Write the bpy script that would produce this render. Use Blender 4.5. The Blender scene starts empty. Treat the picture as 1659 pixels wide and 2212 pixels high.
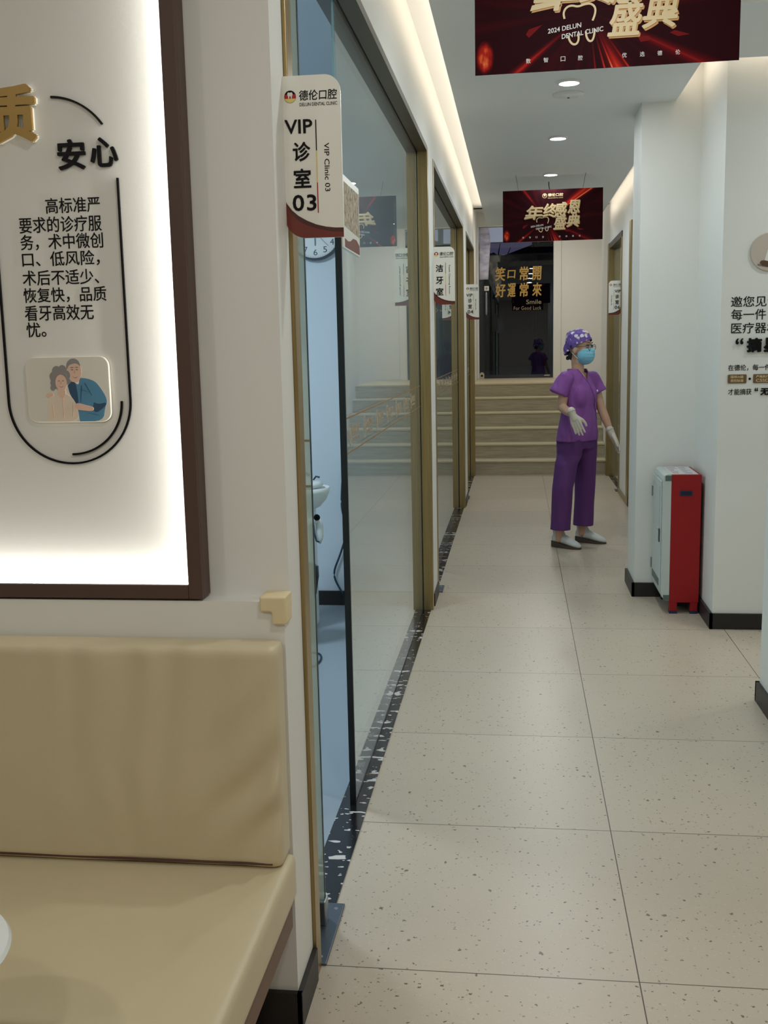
import bpy, bmesh, math, random
from mathutils import Vector, Matrix, noise
from mathutils.bvhtree import BVHTree

# ------------------------------------------------------------------ camera, world, lights, exposure
scene = bpy.context.scene
COL = scene.collection
cam_data = bpy.data.cameras.new('camera')
cam_data.sensor_fit = 'VERTICAL'
cam_data.sensor_height = 36.0
cam_data.sensor_width = 27.0
cam_data.lens = 36.817
cam_data.clip_start = 0.02
cam_data.clip_end = 200
cam = bpy.data.objects.new('camera', cam_data)
COL.objects.link(cam)
_r = Vector((0.99199301, 0.12454893, -0.02091484))
_u = Vector((0.00098053, 0.15800559, 0.98743773))
_f = Vector((-0.12628897, 0.97955183, -0.15661832))
cam.matrix_world = Matrix(((_r.x, _u.x, -_f.x, 0), (_r.y, _u.y, -_f.y, 0), (_r.z, _u.z, -_f.z, 1.5276), (0, 0, 0, 1)))
scene.camera = cam

scene.view_settings.view_transform = 'Standard'
scene.view_settings.look = 'None'
scene.view_settings.gamma = 1.0
scene.view_settings.use_curve_mapping = False
scene.view_settings.exposure = 0.0
scene.cycles.max_bounces = 10
scene.cycles.diffuse_bounces = 5
scene.cycles.glossy_bounces = 5
scene.cycles.transparent_max_bounces = 16
scene.cycles.caustics_reflective = False
scene.cycles.caustics_refractive = False
scene.cycles.sample_clamp_indirect = 4.0
scene.cycles.use_denoising = True

world = bpy.data.worlds.new('dusk_sky')
scene.world = world
world.use_nodes = True
world.node_tree.nodes['Background'].inputs[0].default_value = (0.36, 0.35, 0.50, 1)
world.node_tree.nodes['Background'].inputs[1].default_value = 0.75


def area(name, loc, size, power, color=(1, 1, 1), direction=(0, 0, -1), size_y=None, spread=math.pi):
    l = bpy.data.lights.new(name, 'AREA')
    l.energy = power
    l.color = color
    if size_y is None:
        l.shape = 'DISK'
        l.size = size
    else:
        l.shape = 'RECTANGLE'
        l.size = size
        l.size_y = size_y
    l.spread = spread
    o = bpy.data.objects.new(name, l)
    COL.objects.link(o)
    o.location = loc
    o.rotation_mode = 'QUATERNION'
    o.rotation_quaternion = Vector(direction).to_track_quat('-Z', 'Y')
    return o


COOL = (0.90, 0.98, 1.0)
WARM = (1.0, 0.86, 0.70)
LAMP_Y = [2.74, 4.24, 5.74, 7.23, 8.74, 10.24, 11.7]
for y in LAMP_Y:
    area('downlight_lamp', (0.266, y, 2.838), 0.10, 7.0, COOL)
# lamps of the waiting room around the camera and of the side passage
for x, y in ((-1.9, 0.1), (-0.75, -0.4), (0.9, -0.6), (2.2, 1.6), (0.27, 1.2)):
    area('waiting_room_lamp', (x, y, 2.838), 0.16, 8.3, (1.0, 0.985, 0.95))
for x in (1.9, 2.9):
    area('passage_lamp', (x, 5.02, 2.838), 0.12, 6.0, COOL)
# consulting rooms (cool tubes)
area('room_lamp', (-2.0, 4.2, 2.80), 0.6, 46.0, (0.72, 0.89, 1.0), size_y=0.6)
area('room_lamp', (-2.0, 8.2, 2.80), 0.6, 14.0, (0.62, 0.86, 1.0), size_y=0.6)
area('room_lamp', (-2.0, 11.3, 2.80), 0.6, 5.0, (0.9, 0.95, 1.0), size_y=0.6)
area('room_lamp', (2.4, 11.0, 2.80), 0.6, 5.0, (0.8, 0.92, 1.0), size_y=0.6)
area('stair_lamp', (0.3, 14.2, 3.30), 0.2, 14.0, (1.0, 0.96, 0.89))
# LED strips in the ceiling coves
area('cove_strip', (-0.325, 6.6, 2.965), 11.0, 11.0, WARM, (-1, 0, 0.35), size_y=0.03)
area('cove_strip', (0.87, 9.5, 2.965), 5.4, 4.5, WARM, (1, 0, 0.35), size_y=0.03)
area('cove_strip', (0.87, 5.9, 2.965), 0.75, 0.7, WARM, (1, 0, 0.35), size_y=0.03)
area('cove_strip', (2.1, 5.43, 2.965), 2.2, 2.2, WARM, (0, 1, 0.35), size_y=0.03)
area('cove_strip', (2.1, 4.61, 2.965), 2.2, 2.5, WARM, (0, -1, 0.35), size_y=0.03)

# ------------------------------------------------------------------ materials


def lin(r, g, b):
    def c(v):
        v /= 255.0
        return v / 12.92 if v <= 0.04045 else ((v + 0.055) / 1.055) ** 2.4
    return (c(r), c(g), c(b), 1.0)


def mat(name, rgb, rough=0.6, metal=0.0, spec=0.5, emit=None, estr=0.0):
    m = bpy.data.materials.new(name)
    m.use_nodes = True
    b = m.node_tree.nodes['Principled BSDF']
    b.inputs['Base Color'].default_value = lin(*rgb)
    b.inputs['Roughness'].default_value = rough
    b.inputs['Metallic'].default_value = metal
    b.inputs['Specular IOR Level'].default_value = spec
    if emit:
        b.inputs['Emission Color'].default_value = lin(*emit)
        b.inputs['Emission Strength'].default_value = estr
    return m


class NT:
    def __init__(s, m):
        s.t = m.node_tree
        s.b = s.t.nodes.get('Principled BSDF')

    def n(s, typ, **kw):
        x = s.t.nodes.new(typ)
        for k, v in kw.items():
            setattr(x, k, v)
        return x

    def l(s, a, b):
        s.t.links.new(a, b)

    def val(s, x, sock):
        if isinstance(x, (int, float)):
            sock.default_value = x
        else:
            s.l(x, sock)

    def math(s, op, a, b=0.0, c=None, clamp=False):
        x = s.n('ShaderNodeMath', operation=op)
        x.use_clamp = clamp
        s.val(a, x.inputs[0])
        s.val(b, x.inputs[1])
        if c is not None:
            s.val(c, x.inputs[2])
        return x.outputs[0]

    def ramp(s, fac, stops):
        x = s.n('ShaderNodeValToRGB')
        s.l(fac, x.inputs[0])
        e = x.color_ramp.elements
        while len(e) < len(stops):
            e.new(0.5)
        for el, (p, c) in zip(e, stops):
            el.position = p
            el.color = c
        return x.outputs[0]

    def mix(s, fac, a, b):
        x = s.n('ShaderNodeMix', data_type='RGBA')
        s.val(fac, x.inputs[0])
        for v, i in ((a, 6), (b, 7)):
            if isinstance(v, tuple):
                x.inputs[i].default_value = v
            else:
                s.l(v, x.inputs[i])
        return x.outputs[2]

    def noise(s, vec, scale, detail=2.0, rough=0.5):
        x = s.n('ShaderNodeTexNoise')
        s.l(vec, x.inputs['Vector'])
        x.inputs['Scale'].default_value = scale
        x.inputs['Detail'].default_value = detail
        x.inputs['Roughness'].default_value = rough
        return x.outputs['Fac']

    def bump(s, h, strength, dist=0.01):
        x = s.n('ShaderNodeBump')
        x.inputs['Strength'].default_value = strength
        x.inputs['Distance'].default_value = dist
        s.l(h, x.inputs['Height'])
        s.l(x.outputs[0], s.b.inputs['Normal'])

    def obj(s):
        return s.n('ShaderNodeTexCoord').outputs['Object']

    def scaled(s, vec, sc):
        x = s.n('ShaderNodeMapping')
        s.l(vec, x.inputs[0])
        x.inputs['Scale'].default_value = sc
        return x.outputs[0]


def wall_mat(name, rgb, rough=0.55):
    m = mat(name, rgb, rough, spec=0.3)
    t = NT(m)
    o = t.obj()
    t.bump(t.noise(o, 90, 3), 0.04, 0.004)
    return m


M = {}
M['wall'] = wall_mat('white_wall_paint', (230, 229, 223))
M['wall_cool'] = wall_mat('cool_white_wall_paint', (205, 214, 222))
M['ceiling'] = wall_mat('ceiling_paint', (232, 235, 234))
M['panelwhite'] = wall_mat('panel_board_paint', (226, 225, 218))
M['black_base'] = mat('black_baseboard', (30, 26, 24), 0.45)
M['black'] = mat('black_print', (8, 7, 8), 0.5, spec=0.2)
M['ink'] = mat('black_acrylic', (9, 7, 8), 0.45, spec=0.2)
M['white'] = mat('white_acrylic', (236, 234, 224), 0.3)
M['whiteprint'] = mat('white_print', (232, 226, 220), 0.5)
M['yellow'] = mat('yellow_print', (226, 205, 110), 0.5)
M['red'] = mat('red_print', (170, 28, 28), 0.5)
M['shard'] = mat('dark_red_print', (118, 18, 20), 0.6, spec=0.1)
M['maroon'] = mat('maroon_print', (112, 44, 32), 0.4)
M['darkmaroon'] = mat('dark_maroon_print', (74, 34, 26), 0.4)
M['brownframe'] = mat('brown_frame_paint', (82, 60, 50), 0.5)
M['goldtext'] = mat('gold_lettering', (190, 150, 78), 0.35, 0.35)
M['goldchar'] = mat('gold_character_face', (166, 132, 66), 0.4, 0.3)
M['goldtitle'] = mat('pale_gold_print', (226, 200, 152), 0.5)
M['orangeprint'] = mat('orange_gold_print', (206, 150, 84), 0.5)
M['steel'] = mat('brushed_steel', (160, 164, 168), 0.3, 1.0)
M['plate'] = mat('grey_floor_plate', (98, 106, 116), 0.38, 0.8)
M['bronze_dark'] = mat('dark_bronze_header', (84, 78, 66), 0.35, 0.8)
M['seal'] = mat('black_edge_seal', (10, 10, 16), 0.4)
M['cable'] = mat('dark_cable', (34, 58, 72), 0.5)
M['plastic'] = mat('white_plastic', (226, 230, 228), 0.35)
M['lampglow'] = mat('lamp_diffuser', (255, 255, 255), 0.4, emit=(255, 255, 255), estr=6.0)
M['rim'] = mat('lamp_rim', (222, 222, 218), 0.4)
M['polish'] = mat('polished_glass_edge', (150, 186, 196), 0.15)
M['stripe'] = mat('bronze_stripe_film', (150, 112, 66), 0.5)
M['logofilm'] = mat('tan_logo_film', (176, 152, 120), 0.6)

# brushed brass door frames
m = mat('brushed_brass', (180, 154, 98), 0.34, 0.75)
t = NT(m)
nz = t.noise(t.scaled(t.obj(), (220, 220, 3)), 1.0, 2)
t.l(t.ramp(nz, [(0.3, lin(148, 126, 82)), (0.7, lin(174, 150, 104))]), t.b.inputs['Base Color'])
M['brass'] = m

# terrazzo floor, 0.8 m slabs
m = mat('terrazzo_floor', (190, 178, 152), 0.32, spec=0.4)
t = NT(m)
o = t.obj()
sx = t.n('ShaderNodeSeparateXYZ')
t.l(o, sx.inputs[0])


def cell(sock, off):
    a = t.math('DIVIDE', t.math('SUBTRACT', sock, off), 0.8)
    fr = t.math('FRACT', t.math('ADD', a, 50.0))
    d = t.math('MINIMUM', fr, t.math('SUBTRACT', 1.0, fr))
    return t.math('MULTIPLY', d, 0.8), t.math('FLOOR', a)


dx, ix = cell(sx.outputs[0], 0.2911)
dy, iy = cell(sx.outputs[1], 2.3702)
grout = t.math('LESS_THAN', t.math('MINIMUM', dx, dy), 0.0016)
wn = t.n('ShaderNodeTexWhiteNoise', noise_dimensions='2D')
cv = t.n('ShaderNodeCombineXYZ')
t.l(ix, cv.inputs[0])
t.l(iy, cv.inputs[1])
t.l(cv.outputs[0], wn.inputs['Vector'])
big = t.noise(o, 1.7, 3)
base = t.mix(big, lin(193, 179, 160), lin(204, 188, 168))
base = t.mix(t.math('MULTIPLY', wn.outputs['Value'], 0.35), base, lin(182, 169, 150))
fine = t.noise(o, 120, 4, 0.7)
base = t.mix(t.math('MULTIPLY', t.math('GREATER_THAN', fine, 0.62), 0.35), base, lin(222, 212, 196))


def chips(scale, thr, rad, colours, base, stretch=(1, 1, 1)):
    dist = t.n('ShaderNodeTexVoronoi')
    wob = t.n('ShaderNodeTexNoise')
    t.l(o, wob.inputs['Vector'])
    wob.inputs['Scale'].default_value = scale * 2.2
    va = t.n('ShaderNodeVectorMath', operation='MULTIPLY_ADD')
    t.l(wob.outputs['Color'], va.inputs[0])
    va.inputs[1].default_value = (0.9 / scale,) * 3
    t.l(t.scaled(o, stretch), va.inputs[2])
    t.l(va.outputs[0], dist.inputs['Vector'])
    dist.inputs['Scale'].default_value = scale
    sep = t.n('ShaderNodeSeparateXYZ')
    t.l(dist.outputs['Color'], sep.inputs[0])
    on = t.math('GREATER_THAN', sep.outputs[0], thr)
    size = t.math('MULTIPLY', t.math('ADD', t.math('MULTIPLY', sep.outputs[1], 0.8), 0.35), rad)
    ins = t.math('LESS_THAN', dist.outputs['Distance'], size)
    col = t.ramp(sep.outputs[2], colours)
    return t.mix(t.math('MULTIPLY', on, ins), base, col)


base = chips(33, 0.80, 0.20, [(0.0, lin(150, 138, 116)), (0.5, lin(120, 104, 84)), (1.0, lin(160, 150, 130))], base, (1.35, 1, 1))
base = chips(58, 0.82, 0.24, [(0.0, lin(140, 128, 108)), (0.5, lin(98, 84, 70)), (1.0, lin(166, 152, 128))], base, (1, 1.3, 1))
base = chips(105, 0.82, 0.32, [(0.0, lin(222, 214, 196)), (0.6, lin(140, 124, 106)), (1.0, lin(104, 92, 78))], base)
base = t.mix(grout, base, lin(88, 76, 62))
t.l(base, t.b.inputs['Base Color'])
M['floor'] = m

# black marble threshold with white and rust flecks
m = mat('black_marble', (20, 18, 22), 0.2, spec=0.5)
t = NT(m)
o = t.scaled(t.obj(), (6, 10, 6))
n1 = t.noise(o, 1.8, 2, 0.6)
n2 = t.noise(t.scaled(t.obj(), (14, 24, 14)), 1.9, 2, 0.6)
msk = t.math('MAXIMUM', t.math('GREATER_THAN', n1, 0.615), t.math('GREATER_THAN', n2, 0.655))
hue = t.noise(t.obj(), 5.0, 1)
c = t.ramp(hue, [(0.0, lin(214, 206, 198)), (0.6, lin(206, 200, 196)), (0.68, lin(160, 104, 54)), (1.0, lin(170, 112, 60))])
t.l(t.mix(msk, lin(20, 18, 22), c), t.b.inputs['Base Color'])
M['marble'] = m

# beige leatherette
m = mat('beige_leatherette', (190, 170, 126), 0.42, spec=0.4)
t = NT(m)
o = t.obj()
t.l(t.mix(t.noise(o, 5, 3), lin(200, 186, 152), lin(210, 196, 163)), t.b.inputs['Base Color'])
t.bump(t.noise(o, 420, 2), 0.08, 0.002)
M['leather'] = m
M['tanfoam'] = mat('beige_foam', (224, 206, 164), 0.8)
M['sofawood'] = mat('sofa_base_board', (118, 92, 76), 0.6)

# travertine-like stair stone
m = mat('beige_stair_stone', (176, 164, 138), 0.5)
t = NT(m)
nz = t.noise(t.scaled(t.obj(), (2.5, 14, 40)), 1.5, 4, 0.65)
t.l(t.ramp(nz, [(0.3, lin(158, 146, 122)), (0.7, lin(188, 176, 150))]), t.b.inputs['Base Color'])
M['stone'] = m
M['nosing'] = mat('pale_stair_nosing', (206, 192, 158), 0.45)


def glass_mat(name, tint, r0=0.05, body=None, bodyf=0.0, power=5.0):
    """thin pane: tinted see-through, mirror-like at grazing angles (Schlick), optional pale body colour to brighten the pane"""
    m = bpy.data.materials.new(name)
    m.use_nodes = True
    t = NT(m)
    t.t.nodes.remove(t.b)
    out = t.t.nodes['Material Output']
    lw = t.n('ShaderNodeLayerWeight')
    lw.inputs['Blend'].default_value = 0.5
    f = t.math('ADD', t.math('MULTIPLY', t.math('POWER', lw.outputs['Facing'], power), 1.0 - r0), r0, clamp=True)
    tr = t.n('ShaderNodeBsdfTransparent')
    tr.inputs[0].default_value = tint
    src = tr.outputs[0]
    if body:
        df = t.n('ShaderNodeBsdfDiffuse')
        df.inputs[0].default_value = body
        mx = t.n('ShaderNodeMixShader')
        mx.inputs[0].default_value = bodyf
        t.l(src, mx.inputs[1])
        t.l(df.outputs[0], mx.inputs[2])
        src = mx.outputs[0]
    gl = t.n('ShaderNodeBsdfGlossy')
    gl.inputs['Roughness'].default_value = 0.0
    gl.inputs['Color'].default_value = (0.93, 0.97, 0.97, 1)
    mx = t.n('ShaderNodeMixShader')
    t.l(f, mx.inputs[0])
    t.l(src, mx.inputs[1])
    t.l(gl.outputs[0], mx.inputs[2])
    t.l(mx.outputs[0], out.inputs['Surface'])
    return m


M['glass'] = glass_mat('partition_glass', (0.90, 0.955, 0.955, 1), 0.06, lin(226, 236, 234), 0.15, 4.0)  # pale body colour makes up for reflections that stay too dark
M['leafglass'] = glass_mat('door_leaf_glass', (0.93, 0.985, 0.96, 1), 0.03, lin(236, 248, 238), 0.55)
M['darkglass'] = glass_mat('dark_tinted_glass', (0.40, 0.40, 0.46, 1), 0.05)
M['lens'] = glass_mat('spectacle_lens', (0.9, 0.93, 0.95, 1), 0.06)

# banner print: dark red with rays of light
m = mat('banner_print', (52, 12, 16), 0.6, spec=0.06)
t = NT(m)
o = t.obj()
s = t.n('ShaderNodeSeparateXYZ')
t.l(o, s.inputs[0])
px = t.math('SUBTRACT', s.outputs[0], 0.345)
pz = t.math('SUBTRACT', s.outputs[2], 0.17)
ang = t.math('ARCTAN2', px, pz)
rad = t.math('SQRT', t.math('ADD', t.math('MULTIPLY', px, px), t.math('MULTIPLY', pz, pz)))
cmb = t.n('ShaderNodeCombineXYZ')
t.l(t.math('MULTIPLY', ang, 5.0), cmb.inputs[0])
t.l(t.math('MULTIPLY', rad, 1.3), cmb.inputs[1])
ray = t.noise(cmb.outputs[0], 1.1, 1.0)
ray = t.math('MULTIPLY', t.math('SUBTRACT', ray, 0.52), 4.0, clamp=True)


def beam(a0, width, gain, base):
    d = t.math('ABSOLUTE', t.math('SUBTRACT', ang, a0))
    b = t.math('SUBTRACT', 1.0, t.math('DIVIDE', d, width), clamp=True)
    b = t.math('MULTIPLY', t.math('POWER', b, 1.6), gain)
    b = t.math('MULTIPLY', b, t.math('MULTIPLY', t.math('SUBTRACT', rad, 0.05), 6.0, clamp=True))
    return t.math('ADD', base, b)


b = 0.0
for a0, w_, g in ((2.66, 0.20, 0.80), (2.86, 0.035, 1.0), (2.74, 0.03, 0.9), (2.52, 0.03, 0.6), (3.02, 0.03, 0.6), (-2.23, 0.07, 0.55), (-0.66, 0.08, 0.45), (0.93, 0.15, 0.6), (1.00, 0.035, 0.7), (2.03, 0.08, 0.35)):
    b = beam(a0, w_, g, b)
tot = t.math('ADD', t.math('MULTIPLY', ray, 0.07), b)
fx = t.math('SUBTRACT', s.outputs[0], 0.03)
fz = t.math('SUBTRACT', s.outputs[2], 0.05)
fl = t.math('SQRT', t.math('ADD', t.math('MULTIPLY', t.math('MULTIPLY', fx, fx), 3.0), t.math('MULTIPLY', fz, fz)))
fn = t.noise(t.scaled(o, (60, 60, 25)), 1.0, 2)
flame = t.math('MULTIPLY', t.math('MULTIPLY', t.math('SUBTRACT', 0.05, fl), 34.0, clamp=True), t.math('MULTIPLY', fn, 1.5))
tot = t.math('ADD', tot, flame)
t.l(t.ramp(tot, [(0.0, lin(44, 9, 15)), (0.25, lin(104, 16, 20)), (0.55, lin(190, 40, 28)), (0.8, lin(226, 104, 56)), (1.0, lin(250, 206, 170))]), t.b.inputs['Base Color'])
M['banner'] = m
M['bannerback'] = mat('banner_back_board', (60, 20, 22), 0.5)
for k, rgb in dict(scrub=(140, 80, 160), pants=(96, 49, 116), skin=(202, 160, 134), mask=(132, 200, 224), maskwhite=(206, 230, 232),
                   glove=(216, 208, 194), shoe=(208, 212, 212), sole=(78, 64, 54), sock=(196, 202, 200), hair=(24, 18, 18),
                   eyewhite=(220, 214, 208), spectacle=(60, 58, 70)).items():
    M[k] = mat('nurse_' + k if k in ('scrub', 'pants', 'glove') else k + '_surface', rgb, 0.7 if k in ('scrub', 'pants', 'mask') else 0.5)
for k in ('scrub', 'pants'):
    t = NT(M[k])
    o = t.obj()
    t.bump(t.noise(o, 260, 2), 0.10, 0.002)

# patterned surgical cap
m = mat('patterned_cap_cloth', (108, 80, 160), 0.75)
t = NT(m)
o = t.obj()
v = t.n('ShaderNodeTexVoronoi')
wn_ = t.n('ShaderNodeTexNoise')
t.l(o, wn_.inputs['Vector'])
wn_.inputs['Scale'].default_value = 70
va = t.n('ShaderNodeVectorMath', operation='MULTIPLY_ADD')
t.l(wn_.outputs['Color'], va.inputs[0])
va.inputs[1].default_value = (0.02,) * 3
t.l(o, va.inputs[2])
t.l(va.outputs[0], v.inputs['Vector'])
v.inputs['Scale'].default_value = 30
sp = t.n('ShaderNodeSeparateXYZ')
t.l(v.outputs['Color'], sp.inputs[0])
blob = t.math('MULTIPLY', t.math('LESS_THAN', v.outputs['Distance'], 0.43), t.math('GREATER_THAN', sp.outputs[0], 0.32))
base = t.mix(t.noise(o, 40, 2), lin(86, 58, 140), lin(124, 98, 176))
col = t.ramp(sp.outputs[1], [(0.0, lin(226, 216, 228)), (0.68, lin(220, 210, 224)), (0.72, lin(56, 40, 96)), (0.9, lin(60, 44, 100)), (0.95, lin(206, 180, 120))])
t.l(t.mix(blob, base, col), t.b.inputs['Base Color'])
M['cap'] = m

# ------------------------------------------------------------------ mesh helpers


def link(o):
    COL.objects.link(o)
    return o


def root_loc(o):
    v = Vector((0, 0, 0))
    while o is not None:
        v += o.location
        o = o.parent
    return v


def P(name, bm, material, parent=None, smooth=False, local=False, auto=None):
    """link a bmesh given in world coordinates (or local ones) as one object under parent"""
    me = bpy.data.meshes.new(name)
    if parent is not None and not local:
        bmesh.ops.translate(bm, verts=bm.verts, vec=-root_loc(parent))
    bmesh.ops.recalc_face_normals(bm, faces=bm.faces)
    bm.to_mesh(me)
    bm.free()
    for mm in (material if isinstance(material, (list, tuple)) else [material]):
        me.materials.append(mm)
    if smooth:
        for p in me.polygons:
            p.use_smooth = True
    o = bpy.data.objects.new(name, me)
    if parent is not None:
        o.parent = parent
    link(o)
    if auto:
        bv = o.modifiers.new('bevel', 'BEVEL')
        bv.width = auto
        bv.segments = 2
        bv.limit_method = 'ANGLE'
    return o


def thing(name, label, cat, loc=(0, 0, 0), group=None):
    o = link(bpy.data.objects.new(name, None))
    o.empty_display_size = 0.05
    o.location = loc
    return tag(o, label, cat, group)


def tag(o, label, cat, group=None):
    o['label'] = label
    o['category'] = cat
    if group:
        o['group'] = group
    return o


def struct(name, bm, m, label=None, auto=None):
    o = P(name, bm, m, auto=auto)
    o['kind'] = 'structure'
    o['category'] = name.split('_')[0]
    if label:
        o['label'] = label
    return o


def BM():
    return bmesh.new()


def box(bm, x0, x1, y0, y1, z0, z1, mi=0):
    vs = [bm.verts.new((x, y, z)) for x in (x0, x1) for y in (y0, y1) for z in (z0, z1)]
    for f in ((0, 1, 3, 2), (4, 6, 7, 5), (0, 4, 5, 1), (2, 3, 7, 6), (0, 2, 6, 4), (1, 5, 7, 3)):
        fc = bm.faces.new([vs[i] for i in f])
        fc.material_index = mi
    return bm


def B(*a):
    return box(BM(), *a)


def prism(bm, pts, fn, d0, d1, mi=0):
    """polygon pts (u,v) extruded from depth d0 to d1 through fn(u,v,d)"""
    a = [bm.verts.new(fn(u, v, d0)) for u, v in pts]
    b = [bm.verts.new(fn(u, v, d1)) for u, v in pts]
    n = len(pts)
    fs = [bm.faces.new(a), bm.faces.new(list(reversed(b)))]
    for i in range(n):
        fs.append(bm.faces.new((a[i], a[(i + 1) % n], b[(i + 1) % n], b[i])))
    for f in fs:
        f.material_index = mi
    return bm


def strip(bm, pts, w, fn, d0, d1, closed=False, mi=0):
    """a ribbon of width w along pts (u,v)"""
    n = len(pts)
    L, R_ = [], []
    for i in range(n):
        p0 = Vector(pts[(i - 1) % n] if closed or i > 0 else pts[0])
        p1 = Vector(pts[(i + 1) % n] if closed or i < n - 1 else pts[-1])
        d = (p1 - p0).normalized()
        nn = Vector((-d.y, d.x)) * w / 2
        q = Vector(pts[i])
        L.append(q + nn)
        R_.append(q - nn)
    vs = [[bm.verts.new(fn(p.x, p.y, d)) for p in S] for S in (L, R_) for d in (d0, d1)]
    l0, l1, r0, r1 = vs
    rng = range(n if closed else n - 1)
    for i in rng:
        j = (i + 1) % n
        for a, b in ((l1, r1), (r0, l0), (l0, l1), (r1, r0)):
            f = bm.faces.new((a[i], a[j], b[j], b[i]))
            f.material_index = mi
    if not closed:
        for i in (0, n - 1):
            f = bm.faces.new((l0[i], l1[i], r1[i], r0[i]))
            f.material_index = mi
    return bm


def arc(cx, cz, r, a0, a1, n=24, rz=None):
    rz = r if rz is None else rz
    return [(cx + r * math.cos(math.radians(a0 + (a1 - a0) * i / n)), cz + rz * math.sin(math.radians(a0 + (a1 - a0) * i / n))) for i in range(n + 1)]


def circ(cx, cz, r, n=32, rz=None):
    return arc(cx, cz, r, 0, 360, n, rz)[:-1]


def rrect(u0, u1, v0, v1, r, n=6):
    """rounded rectangle; r = (bottom-left, bottom-right, top-right, top-left)"""
    if not isinstance(r, tuple):
        r = (r,) * 4
    out = []
    for (cx, cz, a, rr, sx_, sz_) in ((u0, v0, 180, r[0], 1, 1), (u1, v0, 270, r[1], -1, 1), (u1, v1, 0, r[2], -1, -1), (u0, v1, 90, r[3], 1, -1)):
        if rr <= 0:
            out.append((cx, cz))
        else:
            out += arc(cx + sx_ * rr, cz + sz_ * rr, rr, a, a + 90, n)
    return out


def smooth_line(p, it=3):
    for _ in range(it):
        q_ = [p[0]]
        for a, b in zip(p, p[1:]):
            q_.append((a[0] * .75 + b[0] * .25, a[1] * .75 + b[1] * .25))
            q_.append((a[0] * .25 + b[0] * .75, a[1] * .25 + b[1] * .75))
        p = q_ + [p[-1]]
    return p


def faceY(y0):      # plane seen from -Y, depth grows towards the viewer
    return lambda u, v, d: (u, y0 - d, v)


def faceX(x0):      # plane seen from +X
    return lambda u, v, d: (x0 + d, u, v)


def tube(bm, pts, r, seg=10, mi=0):
    pts = [Vector(p) for p in pts]
    rings = []
    up = Vector((0, 0, 1))
    for i, p in enumerate(pts):
        d = (pts[min(i + 1, len(pts) - 1)] - pts[max(i - 1, 0)]).normalized()
        a = d.cross(up)
        if a.length < 1e-3:
            a = d.cross(Vector((0, 1, 0)))
        a.normalize()
        b = d.cross(a)
        rr = r[i] if isinstance(r, (list, tuple)) else r
        rings.append([bm.verts.new(p + (a * math.cos(2 * math.pi * k / seg) + b * math.sin(2 * math.pi * k / seg)) * rr) for k in range(seg)])
    for r0, r1 in zip(rings, rings[1:]):
        for k in range(seg):
            f = bm.faces.new((r0[k], r0[(k + 1) % seg], r1[(k + 1) % seg], r1[k]))
            f.material_index = mi
    bm.faces.new(rings[0][::-1]).material_index = mi
    bm.faces.new(rings[-1]).material_index = mi
    return bm


def lathe(bm, c, prof, seg=32, axis=(0, 0, 1), mi=0):
    ax = Vector(axis).normalized()
    q = Vector((0, 0, 1)).rotation_difference(ax)
    rings = []
    for r, h in prof:
        rings.append([bm.verts.new(Vector(c) + q @ Vector((r * math.cos(2 * math.pi * k / seg), r * math.sin(2 * math.pi * k / seg), h))) for k in range(seg)])
    for r0, r1 in zip(rings, rings[1:]):
        for k in range(seg):
            bm.faces.new((r0[k], r0[(k + 1) % seg], r1[(k + 1) % seg], r1[k])).material_index = mi
    bm.faces.new(rings[0][::-1]).material_index = mi
    bm.faces.new(rings[-1]).material_index = mi
    return bm


def ell(bm, c, r, rot=None, sub=3, mi=0):
    mt = Matrix.Translation(Vector(c)) @ (rot.to_4x4() if rot is not None else Matrix.Identity(4)) @ Matrix.Diagonal((r[0], r[1], r[2], 1))
    g = bmesh.ops.create_icosphere(bm, subdivisions=sub, radius=1.0, matrix=mt)
    if mi:
        for v in g['verts']:
            for f in v.link_faces:
                f.material_index = mi
    return bm


def chain(bm, pts, radii, seg=14):
    """overlapping spheres and cones, to be fused by remeshing"""
    pts = [Vector(p) for p in pts]
    for p, r in zip(pts, radii):
        bmesh.ops.create_icosphere(bm, subdivisions=2, radius=r, matrix=Matrix.Translation(p))
    for (p, r), (q, s_) in zip(zip(pts, radii), list(zip(pts, radii))[1:]):
        tube(bm, [p, q], [r * 0.985, s_ * 0.985], seg)
    return bm


def loft(bm, rings):
    """rings: list of (center, axisA*ra, axisB*rb[, power]); closed tube with caps"""
    out = []
    n = 28
    for rg in rings:
        c, A_, B_ = Vector(rg[0]), Vector(rg[1]), Vector(rg[2])
        pw = rg[3] if len(rg) > 3 else 1.0
        rr = []
        for k in range(n):
            a = 2 * math.pi * k / n
            ca, sa = math.cos(a), math.sin(a)
            ca = math.copysign(abs(ca) ** pw, ca)
            sa = math.copysign(abs(sa) ** pw, sa)
            rr.append(bm.verts.new(c + A_ * ca + B_ * sa))
        out.append(rr)
    for r0, r1 in zip(out, out[1:]):
        for k in range(n):
            bm.faces.new((r0[k], r0[(k + 1) % n], r1[(k + 1) % n], r1[k]))
    bm.faces.new(out[0][::-1])
    bm.faces.new(out[-1])
    return bm


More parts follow.
